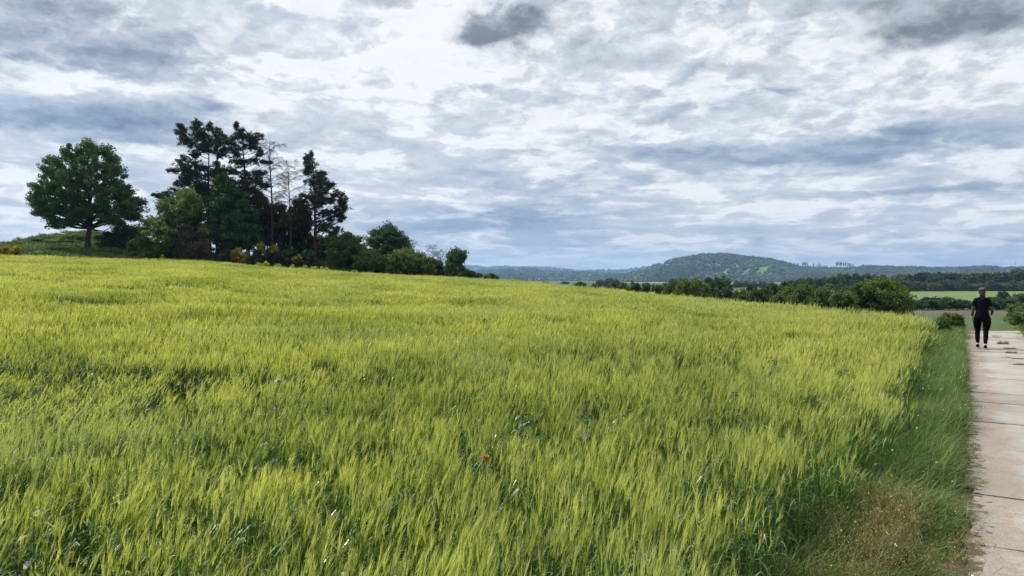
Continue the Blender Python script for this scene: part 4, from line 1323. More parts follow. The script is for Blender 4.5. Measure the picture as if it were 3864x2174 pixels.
# rape flowers at the field edge
for k, (a, b) in enumerate([(1060, 1262), (1120, 1258), (1220, 1270), (1345, 1283), (1445, 1285), (1515, 1292), (1545, 1296), (1590, 1300), (1630, 1302), (1870, 1322)]):
    px, py = c2([(a, b)])[0]
    w = [1.6, 3.2, 2.6, 1.2, 2.4, 2.0, 1.4, 1.8, 1.8, 2.2][k]
    pos = ['first small', 'large', 'wide low', 'tiny', 'upright', 'compact', 'thin', 'low rounded', 'bushy', 'solitary'][k]
    where = ['below the broom right of the tall dark green tree', 'below the dead tree trunk', 'right of the dead tree trunk', 'between the two dead trees', 'below the small orange broom', 'left of the rightmost pine trunk',
             'just left under the rightmost pine', 'just right under the rightmost pine', 'at the start of the right thicket', 'farthest right along the thicket edge'][k]
    leafy_tree('rape_plant', pos + ' yellow flowering plant ' + where, 'plant', 'yellow flowering plants at the field edge', px, 72.8, [(px - w, py + 2.2), (px - w, py - .6), (px, py - 1.8), (px + w, py - .6), (px + w, py + 2.2)],
               L_rape, RT(90 + k), 10, .10, 26, thick=.25, trunk_r=.02, rc=.16, multi=3, branches=5)

# ------------------------------------------------------------------ trees behind the crest, right
G_R = 'trees behind the crest of the barley field'
VT = [  # px0, px1, top row, distance, material, leaf, label
    (572, 589, 279.6, 96, L_dark, 'small dark round tree first behind the crest'),
    (590, 599, 282.0, 98, L_blue, 'small bluish tree next to the first dark one behind the crest'),
    (606, 622, 279.4, 104, L_dark, 'dark tree starting the long row behind the crest'),
    (618, 631, 281.0, 108, L_olive, 'olive tree second in the long row behind the crest'),
    (628, 643, 280.3, 104, L_dark, 'dark tree third in the long row behind the crest'),
    (640, 653, 281.2, 108, L_blue, 'bluish tree in the middle of the long row behind the crest'),
    (650, 664, 281.3, 103, L_dark, 'dark low tree fifth in the long row behind the crest'),
    (660, 675, 281.0, 101, L_olive, 'olive tree ending the row left of the rounded bright tree'),
    (667, 690, 275.6, 108, L_dark, 'dark tall tree behind the left side of the bright yellow green tree'),
    (672, 713, 277.0, 88, L_elder, 'bright yellow green spreading tree in the middle of the row'),
    (702, 735, 273.8, 95, L_dark, 'tall dark green tree right of the bright yellow green tree'),
    (714, 737, 289.0, 72, L_blue, 'low grey green bush in front of the tall dark tree'),
    (733, 751, 287.8, 74, L_olive, 'low rounded bush right of the tall dark tree'),
    (744, 758, 284.5, 96, L_pine, 'small dark pine like tree above the low bushes'),
    (750, 774, 285.4, 84, L_blue, 'blue green bush between the low bushes and the hedge'),
    (767, 794, 280.8, 80, L_dark, 'dark leafy tree left of the bright bushes'),
    (782, 796, 283.2, 64, L_olive, 'narrow yellowish tree on the left of the bright bushes'),
    (773, 800, 291.0, 60, L_olive, 'low olive bush at the foot of the narrow yellowish tree'),
    (793, 816, 282.4, 58, L_elder, 'bright bush with rounded top left of the big elder'),
    (808, 836, 286.6, 54, L_elder, 'bright broad bush directly left of the big elder'),
    (828, 858, 289.4, 52, L_olive, 'low bush leaning against the left side of the big elder'),
]
for k, (x0, x1, t0, dp, mt, lb) in enumerate(VT):
    r = RT(120 + k)
    pc = (x0 + x1) / 2
    xx = (pc - 512) / F * dp; gz = gh(xx, dp)
    w = (x1 - x0) / F * dp; ztop = max(.7, (HZ - t0) / F * dp + EYE - gz)
    ol = dome(-w / 2, w / 2, max(.15, ztop * .12), ztop, r, .05)
    leafy_tree('leafy_tree' if ztop > 4 else 'leafy_shrub', lb, 'tree' if ztop > 4 else 'shrub', G_R, pc, dp, ol, mt, r, int(26 + w * ztop * 2.4), .17 if dp < 70 else .24, 60 if dp > 70 else 80, trunk_r=.12, px_outline=False, multi=1 if ztop > 4 else 3, rc=.55 if w > 3 else .4, branches=14)
elder = c5([(850, 480), (860, 400), (880, 330), (940, 300), (1040, 290), (1110, 275), (1180, 262), (1240, 300), (1330, 320), (1385, 390), (1410, 440), (1440, 500), (1460, 620), (1440, 760), (880, 760), (850, 600)])
leafy_tree('elder_tree', 'big rounded elder tree standing behind the right end of the barley', 'tree', G_R, 884, 50, elder, L_elder, RT(150), 230, .15, 110, thick=2.0, trunk_r=.12, multi=4, rc=.42, branches=30)


def gtree(label, x0, x1, t0, dp, mt, k, group, name='leafy_tree', lump=.06, leaf=None, dens=1.7, low=.1):
    r = RT(k)
    pc = (x0 + x1) / 2
    xx = (pc - 512) / F * dp; gz = gh(xx, dp)
    w = (x1 - x0) / F * dp; ztop = max(.7, (HZ - t0) / F * dp + EYE - gz)
    ol = dome(-w / 2, w / 2, max(.1, ztop * low), ztop, r, lump)
    return leafy_tree(name, label, 'shrub' if 'bush' in name or 'shrub' in name else 'tree', group, pc, dp, ol, mt, r, int((20 + w * ztop * 1.2) * dens), leaf or dp * .0032, 50, trunk_r=.02 * ztop, px_outline=False, rc=.14 * math.sqrt(w * ztop), branches=10)


# hedge beyond the track end
hd = [(905, 926, 299.5, 'dark rounded hedge bush closest to the elder'), (922, 944, 296.8, 'tallest left bush of the far hedge'), (940, 958, 297.5, 'hedge bush just left of the walker'), (954, 974, 299.8, 'hedge bush behind the left side of the walker'),
      (970, 990, 300, 'hedge bush behind the right shoulder of the walker'), (986, 1004, 298.4, 'hedge bush just right of the walker'), (1000, 1018, 296.4, 'hedge bush second from the right edge'), (1014, 1034, 293.0, 'tall hedge bush at the right edge of the view')]
for k, (a, b, t0, lb) in enumerate(hd):
    gtree(lb, a - 3, b + 3, t0, 153 + (k % 2) * 1.5, [L_blue, L_dark, L_blue][k % 3], 160 + k, 'bushes of the far hedge', 'hedge_bush', leaf=.4, low=0.0, dens=2.2)
gtree('lone small tree on the light meadow right of the walker', 997, 1009, 291.3, 215, L_blue, 170, None, 'meadow_tree')
gtree('long low bush beside the lone meadow tree', 986, 1001, 297, 210, L_dark, 171, None, 'meadow_bush')
for k, (a, b, t0, dp, lb) in enumerate([(938, 956, 313.5, 27, 'grey green weedy bush right behind the corner of the barley'), (948, 964, 317.5, 26.5, 'low weedy bush beside the end of the track, middle'), (938, 950, 319, 24.6, 'lowest weedy bush left of the track end')]):
    gtree(lb, a, b, t0, dp, [L_olive, L_elder, L_elder][k], 180 + k, 'weedy bushes at the end of the verge', 'weedy_bush', leaf=.06, dens=5.0, low=0.0)
# yellow green bank bushes at the right edge
for k, (a, b, t0, dp, lb) in enumerate([(1006, 1030, 302.6, 46, 'yellow green bush on the bank at the right edge, farthest'), (1014, 1040, 306.5, 40, 'yellow green bush on the bank at the right edge, middle'), (1010, 1036, 318.0, 33, 'low yellow green bush nearest the end of the track')]):
    gtree(lb, a, b, t0, dp, L_elder, 175 + k, 'bushes on the right bank', 'bank_bush', leaf=.12, dens=4.5, low=0.0)


def copy_thing(src, loc, sxy, sz, rz, label, group=None):
    c = src.copy(); COL.objects.link(c)
    c.location = loc; c.scale = (sxy, sxy, sz); c.rotation_euler = (0, 0, rz)
    c['label'] = label
    if group: c['group'] = group
    for ch in src.children:
        d = ch.copy(); COL.objects.link(d); d.parent = c
    return c


# woods at 300 and 500 m: individual trees, copies of a few kinds
def proto_tree(name, mt, r, w, h, low, label, group, trunk=.2, n=130, leaf=.7, nl=60, rc=1.15, power=.62):
    root = empty(name, (0, 0, 0), label, 'tree', group)
    ol = dome(-w / 2, w / 2, h * low, h, r, .07, power=power)
    C = crown_points(ol, n, w * .45, r)
    s = Soup(); nn = n * nl; idx = np.repeat(np.arange(n), nl)
    P = C[idx] + rand_dirs(nn, r) * (r.random((nn, 1)) ** .5) * rc
    P[:, 2] = np.maximum(P[:, 2], .1)
    leaf_cards(s, P, leaf, np.clip(r.uniform(.1, .9, n)[idx] + r.normal(0, .15, nn), 0, 1), .5, .65, r)
    obj('crown', s.data('crown', [mt]), root)
    s = Soup()
    tube(s, curve_pts([0, 0, -.5], [0, 0, h * .85], 6, .03, r), np.linspace(trunk, .05, 6), 6, .4)
    for j in range(12):
        z = r.uniform(low + .05, .7) * h
        tube(s, curve_pts([0, 0, z * .8], C[r.integers(0, n)], 4, .1, r), [.12, .09, .06, .03], 4, .4)
    obj('trunk', s.data('trunk', [M_bark]), root)
    return root


GW = 'trees of the wood behind the light meadow'; GM = 'trees of the wood in the middle distance'
kinds = [proto_tree('wood_tree', L_wood, RT(200), 9, 11, .06, '', GW), proto_tree('wood_tree', L_blue, RT(201), 8, 12, .05, '', GW, n=110),
         proto_tree('poplar_tree', L_poplar, RT(202), 5, 13, .08, '', GW, n=80, rc=.8), proto_tree('pine_tree', L_pine, RT(203), 6.5, 12, .38, '', GW, n=70, rc=.8)]
cnt = {'a': 0}
ordn = ['first', 'second', 'third', 'fourth', 'fifth', 'sixth', 'seventh', 'eighth', 'ninth', 'tenth', 'eleventh', 'twelfth', 'thirteenth', 'fourteenth', 'fifteenth', 'sixteenth', 'seventeenth', 'eighteenth', 'nineteenth', 'twentieth']
used = [False] * 4


def put(kind, px, top, dp, wpx, label, group):
    x = (px - 512) / F * dp; gz = gh(x, dp)
    hh = (HZ - top) / F * dp + EYE - gz
    src = kinds[kind]
    H0 = [11, 12, 13, 12][kind]; W0 = [9, 8, 5, 6.5][kind]
    sx = wpx / F * dp / W0; sz = hh / H0
    r = RT(int(px * 7))
    rz = r.uniform(0, 6.28)
    if not used[kind]:
        used[kind] = True
        src.location = (x, dp, gz); src.scale = (sx, sx, sz); src.rotation_euler = (0, 0, rz)
        src['label'] = label; src['group'] = group
    else:
        copy_thing(src, (x, dp, gz), sx, sz, rz, label, group)


back = [(900, 274.6, 14, 0), (911, 274.4, 10, 3), (919, 272.6, 9, 3), (926, 272.4, 10, 3), (935, 274, 12, 1), (941, 272, 8, 3), (951, 271.8, 12, 2), (960, 272.6, 11, 2), (968, 272.3, 12, 2), (977, 272, 11, 2),
        (985, 271.6, 11, 2), (993, 271.4, 12, 2), (1001, 271.6, 11, 2), (1009, 272, 12, 2), (1018, 269.8, 16, 1), (1030, 269, 18, 1)]
for k, (px, tp, w, kd) in enumerate(back):
    lk = ['leafy', 'dark leafy', 'tall pale', 'dark flat topped pine'][kd]
    put(kd, px, tp, 500 + (k % 2) * 12, w * 1.25, '%s tree, %s from left in back row of the far right wood' % (lk, ordn[k]), GW)
front = [(905, 281, 14, 1), (915, 282, 12, 0), (925, 282.5, 13, 1), (935, 283, 12, 0), (944, 281, 10, 1), (953, 281, 11, 1), (962, 280, 10, 1), (971, 284, 13, 0), (982, 284, 14, 0), (992, 281, 11, 1), (1003, 283, 14, 0), (1014, 281, 13, 1), (1026, 281, 13, 0)]
for k, (px, tp, w, kd) in enumerate(front):
    put(kd, px, tp, 484 + (k % 3) * 4, w * 1.2, '%s low tree, %s from left in front row of the far right wood' % (['green', 'dark green'][kd], ordn[k]), GW)
mid = [(784, 283), (792, 281), (800, 279.5), (808, 278.5), (816, 279), (824, 278), (832, 277), (840, 275.5), (848, 274.8), (857, 274.2), (866, 274.6), (875, 275.6), (884, 276.6), (893, 279), (902, 281.5)]
for k, (px, tp) in enumerate(mid):
    kd = [0, 1, 0, 1, 1][k % 5]
    put(kd, px, tp, 320 + (k % 3) * 9, 13, '%s tree, %s from left in back row of the middle wood' % (['green', 'dark green'][kd], ordn[k]), GM)
mid2 = [(778, 287), (790, 286), (802, 286.5), (815, 285), (829, 284.6), (842, 284), (855, 285), (868, 286), (882, 287), (896, 288)]
for k, (px, tp) in enumerate(mid2):
    kd = [1, 0, 1][k % 3]
    put(kd, px, tp, 285 + (k % 3) * 7, 14, '%s tree, %s from left in front row of the middle wood' % (['green', 'dark green'][kd], ordn[k]), GM)
# scattered trees in the valley left of the middle wood
GV = 'scattered trees on the valley floor'
for k, (px, tp, w, dp) in enumerate([(533, 281, 8, 900), (545, 281.6, 7, 920), (565, 281.5, 9, 930), (580, 281.8, 8, 900), (600, 280.0, 9, 700), (609, 278.6, 10, 620), (616, 279.4, 8, 640), (738, 281.4, 10, 640), (746, 281, 9, 660), (754, 281.8, 10, 620), (763, 281.6, 10, 640), (771, 282.4, 9, 600)]):
    put([1, 0][k % 2], px, tp, dp, w, '%s hazy tree on the valley floor, %s from the left' % (['small dark', 'small green'][k % 2], ordn[k]), GV)

# ------------------------------------------------------------------ on the far ridge
def ridge_pine(r):
    root = empty('ridge_tree', (0, 0, 0), '', 'tree', 'tall trees on the skyline of the long ridge')
    s = Soup()
    tube(s, [[0, 0, -4], [.3, 0, 8], [0, 0, 19]], [.9, .7, .4], 5, .4)
    for j in range(8):
        z = r.uniform(9, 18)
        a = r.uniform(0, 6.28)
        tube(s, [[0, 0, z - 1], [math.cos(a) * 3, math.sin(a) * 3, z + 1]], [.3, .2], 4, .4)
    obj('trunk', s.data('trunk', [M_bark]), root)
    s = Soup()
    n = 150
    C = rand_dirs(n, r) * np.array([3.6, 3.6, 5.5]) * (r.random((n, 1)) ** .5) + [0, 0, 15]
    leaf_cards(s, C, 2.0, r.uniform(0, 1, n), .3, .7, r)
    obj('crown', s.data('crown', [L_pine]), root)
    return root


rp0 = ridge_pine(RT(300))
rl = [(260, 112, 1), (292, 112, 1), (342, 104, 1), (357, 99, 1.1), (374, 97, 1.1), (392, 104, 1), (456, 114, .9), (490, 122, .8), (511, 108, .8), (527, 126, .8), (562, 132, .8), (588, 134, .8),
      (684, 97, 1), (700, 95, 1), (721, 98, 1), (734, 100, 1), (755, 104, 1), (776, 103, 1), (800, 112, .9), (815, 112, .9), (831, 116, .9), (852, 120, .9)]
mp = np.array(main_prof)
for k, (a, b, ss) in enumerate(rl):
    px, py = c5([(a, b)])[0]
    dp = 2990.
    zr = (HZ - np.interp(px, mp[:, 0], mp[:, 1])) / F * dp + EYE - 12
    zt = (HZ - py) / F * dp + EYE
    hs = max((zt - zr) / 20.5, .6)
    grp = 'left' if k < 6 else ('middle' if k < 12 else 'right')
    kk = k if k < 6 else (k - 6 if k < 12 else k - 12)
    lb = '%s tree from the left in the %s cluster on the long ridge skyline' % (ordn[kk], grp)
    loc = ((px - 512) / F * dp, dp, zr)
    if k == 0:
        rp0.location = loc; rp0.scale = (ss * .8, ss * .8, hs); rp0['label'] = lb
    else:
        copy_thing(rp0, loc, ss * .8, hs, k * 1.3, lb)

M_metal = plain('mast_metal', (.25, .25, .27), .5, .5, .1, 1)
M_wall = plain('church_wall', (.62, .58, .5), .8, .2, .1, 1)
M_roof = plain('church_roof', (.12, .10, .10), .7, .2, .1, 1)


def build_mast():
    px, py = c5([(2490, 90)])[0]
    dp = 2950.
    x = (px - 512) / F * dp
    z1 = (HZ - py) / F * dp + EYE
    z0 = z1 - 34
    root = empty('radio_mast', (x, dp, z0), 'thin radio mast on the ridge at the right edge', 'mast')
    s = Soup()
    h = 34
    for (a, b) in ((-.9, -.9), (.9, -.9), (.9, .9), (-.9, .9)):
        tube(s, [[a, b, 0], [a * .35, b * .35, h * .9]], [.22, .14], 4)
    for k in range(12):
        z = k * 2.6; q = .9 * (1 - .65 * z / (h * .9)); q2 = .9 * (1 - .65 * (z + 2.6) / (h * .9))
        c = [(-1, -1), (1, -1), (1, 1), (-1, 1)]
        for i in range(4):
            a = c[i]; b = c[(i + 1) % 4]
            tube(s, [[a[0] * q, a[1] * q, z], [b[0] * q2, b[1] * q2, z + 2.6]], [.1, .1], 3)
    obj('lattice_tower', s.data('lattice_tower', [M_metal]), root)
    s = Soup()
    tube(s, [[0, 0, h * .88], [0, 0, h]], [.25, .12], 5)
    obj('antenna', s.data('antenna', [M_metal]), root)
    for k in range(2):
        s = Soup()
        tube(s, [[-.4 + k * .9, -1.1, h * .8 - k * 2], [-.4 + k * .9, -.6, h * .8 - k * 2]], [1.1, .9], 10)
        obj('dish', s.data('dish', [M_metal]), root)


build_mast()


def box(s, x0, x1, y0, y1, z0, z1, mi=0):
    v = np.array([[x, y, z] for z in (z0, z1) for y in (y0, y1) for x in (x0, x1)])
    f = np.array([[0, 2, 3, 1], [4, 5, 7, 6], [0, 1, 5, 4], [2, 6, 7, 3], [0, 4, 6, 2], [1, 3, 7, 5]])
    s.add(v, f, .5, mi)


def build_church():
    dp = 4050.
    px = 515.6
    x = (px - 512) / F * dp
    z0 = (HZ - 270.8) / F * dp + EYE
    root = empty('church', (x, dp, z0), 'tiny church with pointed tower on the wooded ridge', 'church')
    s = Soup(); box(s, -3.4, 3.4, -3.4, 3.4, -6, 16); 
    tw = obj('tower', s.data('tower', [M_wall]), root)
    s = Soup()
    v = np.array([[-3.9, -3.9, 16], [3.9, -3.9, 16], [3.9, 3.9, 16], [-3.9, 3.9, 16], [0, 0, 29]])
    s.add(v, np.array([[0, 1, 4], [1, 2, 4], [2, 3, 4], [3, 0, 4]]))
    obj('spire', s.data('spire', [M_roof]), root)
    s = Soup(); box(s, 3.41, 22, -5, 5, -6, 7)
    obj('nave', s.data('nave', [M_wall]), root)
    s = Soup()
    v = np.array([[3.41, -5.6, 7.02], [22.5, -5.6, 7.02], [22.5, 5.6, 7.02], [3.41, 5.6, 7.02], [3.41, 0, 13], [22.5, 0, 13]])
    s.add(v, np.array([[0, 1, 5, 4], [2, 3, 4, 5]])); s.add(v, np.array([[0, 4, 3], [1, 2, 5]]))
    obj('roof', s.data('roof', [M_roof]), root)
    for zz in (5, 11):
        s = Soup(); box(s, -.8, .8, -3.46, -3.42, zz, zz + 2.6)
        obj('window', s.data('window', [M_roof]), tw)


build_church()

# ------------------------------------------------------------------ weeds and flowers in the barley
def ray_ground(px, py, h=0.0):
    """point on the terrain (plus h) seen at that place"""
    for d in np.arange(2.0, 75, .05):
        x = (px - 512) / F * d
        z = (HZ - py) / F * d + EYE
        if z <= gh(x, d) + h: return x, d
    return x, d


M_weed = leaf_mat('thistle_leaf', (.05, .085, .05), (.16, .22, .15), .2, .45, .5, 3)
M_dock = leaf_mat('dock_seed', (.03, .035, .015), (.09, .08, .03), .2, nscale=3)
M_petal = leaf_mat('poppy_petal', (.42, .11, .02), (.55, .18, .04), .25, .5, .3, 4, tcol=(1.1, .8, .6))


def weed(name, label, cat, px, py, kind, k, hh=.95, group=None):
    r = RT(400 + k)
    x, d = ray_ground(px, py, hh * .85)
    root = empty(name, (x, d, gh(x, d)), label, cat, group)
    s = Soup(); lf = Soup()
    nst = {'thistle': 1, 'dock': 4, 'poppy': 1, 'rape': 1}[kind]
    heads = Soup()
    for j in range(nst):
        b = np.array([r.normal(0, .03), r.normal(0, .03), 0]); t = b + [r.normal(.06, .09 if nst > 1 else .02), r.normal(0, .05), hh * r.uniform(.85, 1)]
        P = curve_pts(b, t, 7, .05, r)
        tube(s, P, np.linspace(.006, .003, 7), 5, .5)
        if kind in ('thistle', 'rape'):
            for q in range(16 if kind == 'thistle' else 5):
                tt = r.uniform(.25, 1); i0 = min(int(tt * 6), 5); p0 = P[i0] + (P[i0 + 1] - P[i0]) * (tt * 6 - i0)
                a = r.uniform(0, 6.28); L = r.uniform(.08, .18) * (1.3 - .6 * tt)
                dr = np.array([math.cos(a), math.sin(a), 0]); K = np.linspace(0, 1, 6)
                LP = p0[None] + dr[None] * (L * K)[:, None]; LP[:, 2] += L * (.9 * K - 1.0 * K ** 2)
                WW = np.array([.3, .9, .55, 1, .5, .05]) * .035
                ribbons(lf, LP[None], WW[None], np.array([[-dr[1], dr[0], .0]]), r.uniform(.2, 1, 1))
        if kind == 'dock':
            for q in range(46):
                tt = r.uniform(.5, 1); i0 = min(int(tt * 6), 5); p0 = P[i0] + (P[i0 + 1] - P[i0]) * (tt * 6 - i0)
                leaf_cards(heads, (p0 + r.normal(0, .018, 3))[None], .035, r.uniform(0, 1, 1), .2, .8, r)
        if kind == 'rape':
            leaf_cards(heads, P[-1] + r.normal(0, .022, (26, 3)), .02, r.uniform(.5, 1, 26), 1, .9, r)
        if kind == 'poppy':
            c = P[-1]
            for q in range(5):
                a = q * 1.257 + .3
                dr = np.array([math.cos(a), math.sin(a), 0]); sd = np.array([-dr[1], dr[0], 0])
                K = np.linspace(0, 1, 5)
                LP = c[None] + dr[None] * (.02 * K)[:, None]; LP[:, 2] += .055 * K ** .7 - .012 * K ** 3
                ribbons(heads, LP[None], (np.array([.3, .8, 1.1, 1.15, .7]) * .032)[None], sd[None], r.uniform(.2, .9, 1))
    if kind == 'thistle':
        for q in range(4):
            c = P[-1] + np.array([r.normal(0, .03), r.normal(0, .03), r.uniform(-.03, .03)])
            hq = Soup(); hq.add(ICO1[0] * .013 + c, ICO1[1], .4)
            obj('flower_head', hq.data('flower_head', [M_weed]), root)
    obj('stem', s.data('stem', [M_weed]), root)
    if lf.n: obj('leaves', lf.data('leaves', [M_weed]), root)
    if heads.n: obj('petals' if kind == 'poppy' else 'flower_heads', heads.data('heads', [{'thistle': M_weed, 'dock': M_dock, 'rape': L_rape, 'poppy': M_petal}[kind]]), root)


weed('poppy', 'orange red poppy flowering alone in the foreground barley', 'flower', 480, 474, 'poppy', 1, .80)
weed('rape_plant', 'single yellow flower in the left foreground barley', 'flower', 44, 515, 'rape', 2, .84)
WD = 'weeds standing in the barley'
for k, (px, py, kd, lb) in enumerate([(441, 323, 'dock', 'dark branching dock with seed heads in the middle of the field'), (482, 321, 'dock', 'thin dark dock stalks right of the branching dock'),
                                      (280, 394, 'thistle', 'pale thistle left of the centre of the field'), (519, 428, 'thistle', 'largest pale thistle right of the centre above the poppy'),
                                      (578, 430, 'thistle', 'thistle right of the largest pale thistle'), (611, 422, 'thistle', 'thistle near the white glinting leaves in the right foreground'),
                                      (728, 408, 'thistle', 'bluish thistle in the right part of the field'), (772, 372, 'thistle', 'small bluish thistle towards the right edge of the barley')]):
    weed('thistle' if kd == 'thistle' else 'dock', lb, 'weed', px, py, kd, 10 + k, .95, WD)

# tufts of grass growing in the joints of the track
TF = 'grass tufts on the concrete track'
for k, (a, b, w, hgt, lb) in enumerate([(860, 1025, .55, .05, 'long flat tuft farthest along the track right of the walker'), (876, 1055, .3, .04, 'little tuft just before the farthest one'), (985, 1170, .5, .16, 'spiky tuft right of the walker shoes'),
                                        (1110, 1252, .5, .07, 'dense mossy tuft right of the walker shoes'), (1130, 1335, .5, .09, 'dark tuft in the slab joint behind the walker'), (1035, 1418, .4, .04, 'thin tuft line in a slab joint'),
                                        (1260, 1440, .5, .05, 'dark tuft at the right edge of the view'), (1330, 1560, .6, .08, 'nearest dark tuft at the right edge of the track')]):
    px = (3580 + a * .207) / 3.7734; py = (1060 + b * .207) / 3.7734
    x, d = ray_ground(px, py)
    r = RT(500 + k)
    o = obj('grass_tuft', grass_patch(r, 1.0, 260, 1.0, .2, [G_verge, G_dry], .03, .5, upright=.8))
    o.location = (x, d, .02); o.scale = (w * .5, w * .10, hgt * 1.2); o.rotation_euler = (0, 0, -.3)
    tag(o, lb, 'grass tuft', TF)

# ------------------------------------------------------------------ the walker
def ell_tube(s, rings, sides=14, cap=True, tint=.5):
    """rings: (cx, cy, cz, rx, ry)"""
    rr = np.array(rings, float)
    th = np.arange(sides) / sides * 2 * np.pi
    V = np.stack([rr[:, None, 0] + rr[:, None, 3] * np.cos(th)[None], rr[:, None, 1] + rr[:, None, 4] * np.sin(th)[None], np.repeat(rr[:, None, 2], sides, 1)], -1)
    n = len(rr); i = np.arange(n - 1)[:, None] * sides; j = np.arange(sides)[None]; k = (j + 1) % sides
    s.add(V.reshape(-1, 3), np.stack([i + j, i + k, i + sides + k, i + sides + j], -1).reshape(-1, 4), tint)
    if cap:
        for q, fl in ((0, True), (n - 1, False)):
            base = s.n
            ring = V[q]
            c = ring.mean(0)
            vv = np.vstack([ring, c]); f = np.array([[a, (a + 1) % sides, sides] for a in range(sides)])
            s.add(vv, f[:, ::-1] if fl else f, tint)


def skin_mesh(name, nodes, edges, mat, parent, sub=2):
    me = bpy.data.meshes.new(name)
    me.from_pydata([n[:3] for n in nodes], edges, [])
    o = obj(name, me, parent)
    md = o.modifiers.new('skin', 'SKIN'); md.use_smooth_shade = True; md.branch_smoothing = .6
    for i, n in enumerate(nodes):
        sv = me.skin_vertices[0].data[i]
        sv.radius = (n[3], n[4] if len(n) > 4 else n[3]); sv.use_root = (i == 0)
    m2 = o.modifiers.new('sub', 'SUBSURF'); m2.levels = sub; m2.render_levels = sub
    me.materials.append(mat)
    return o


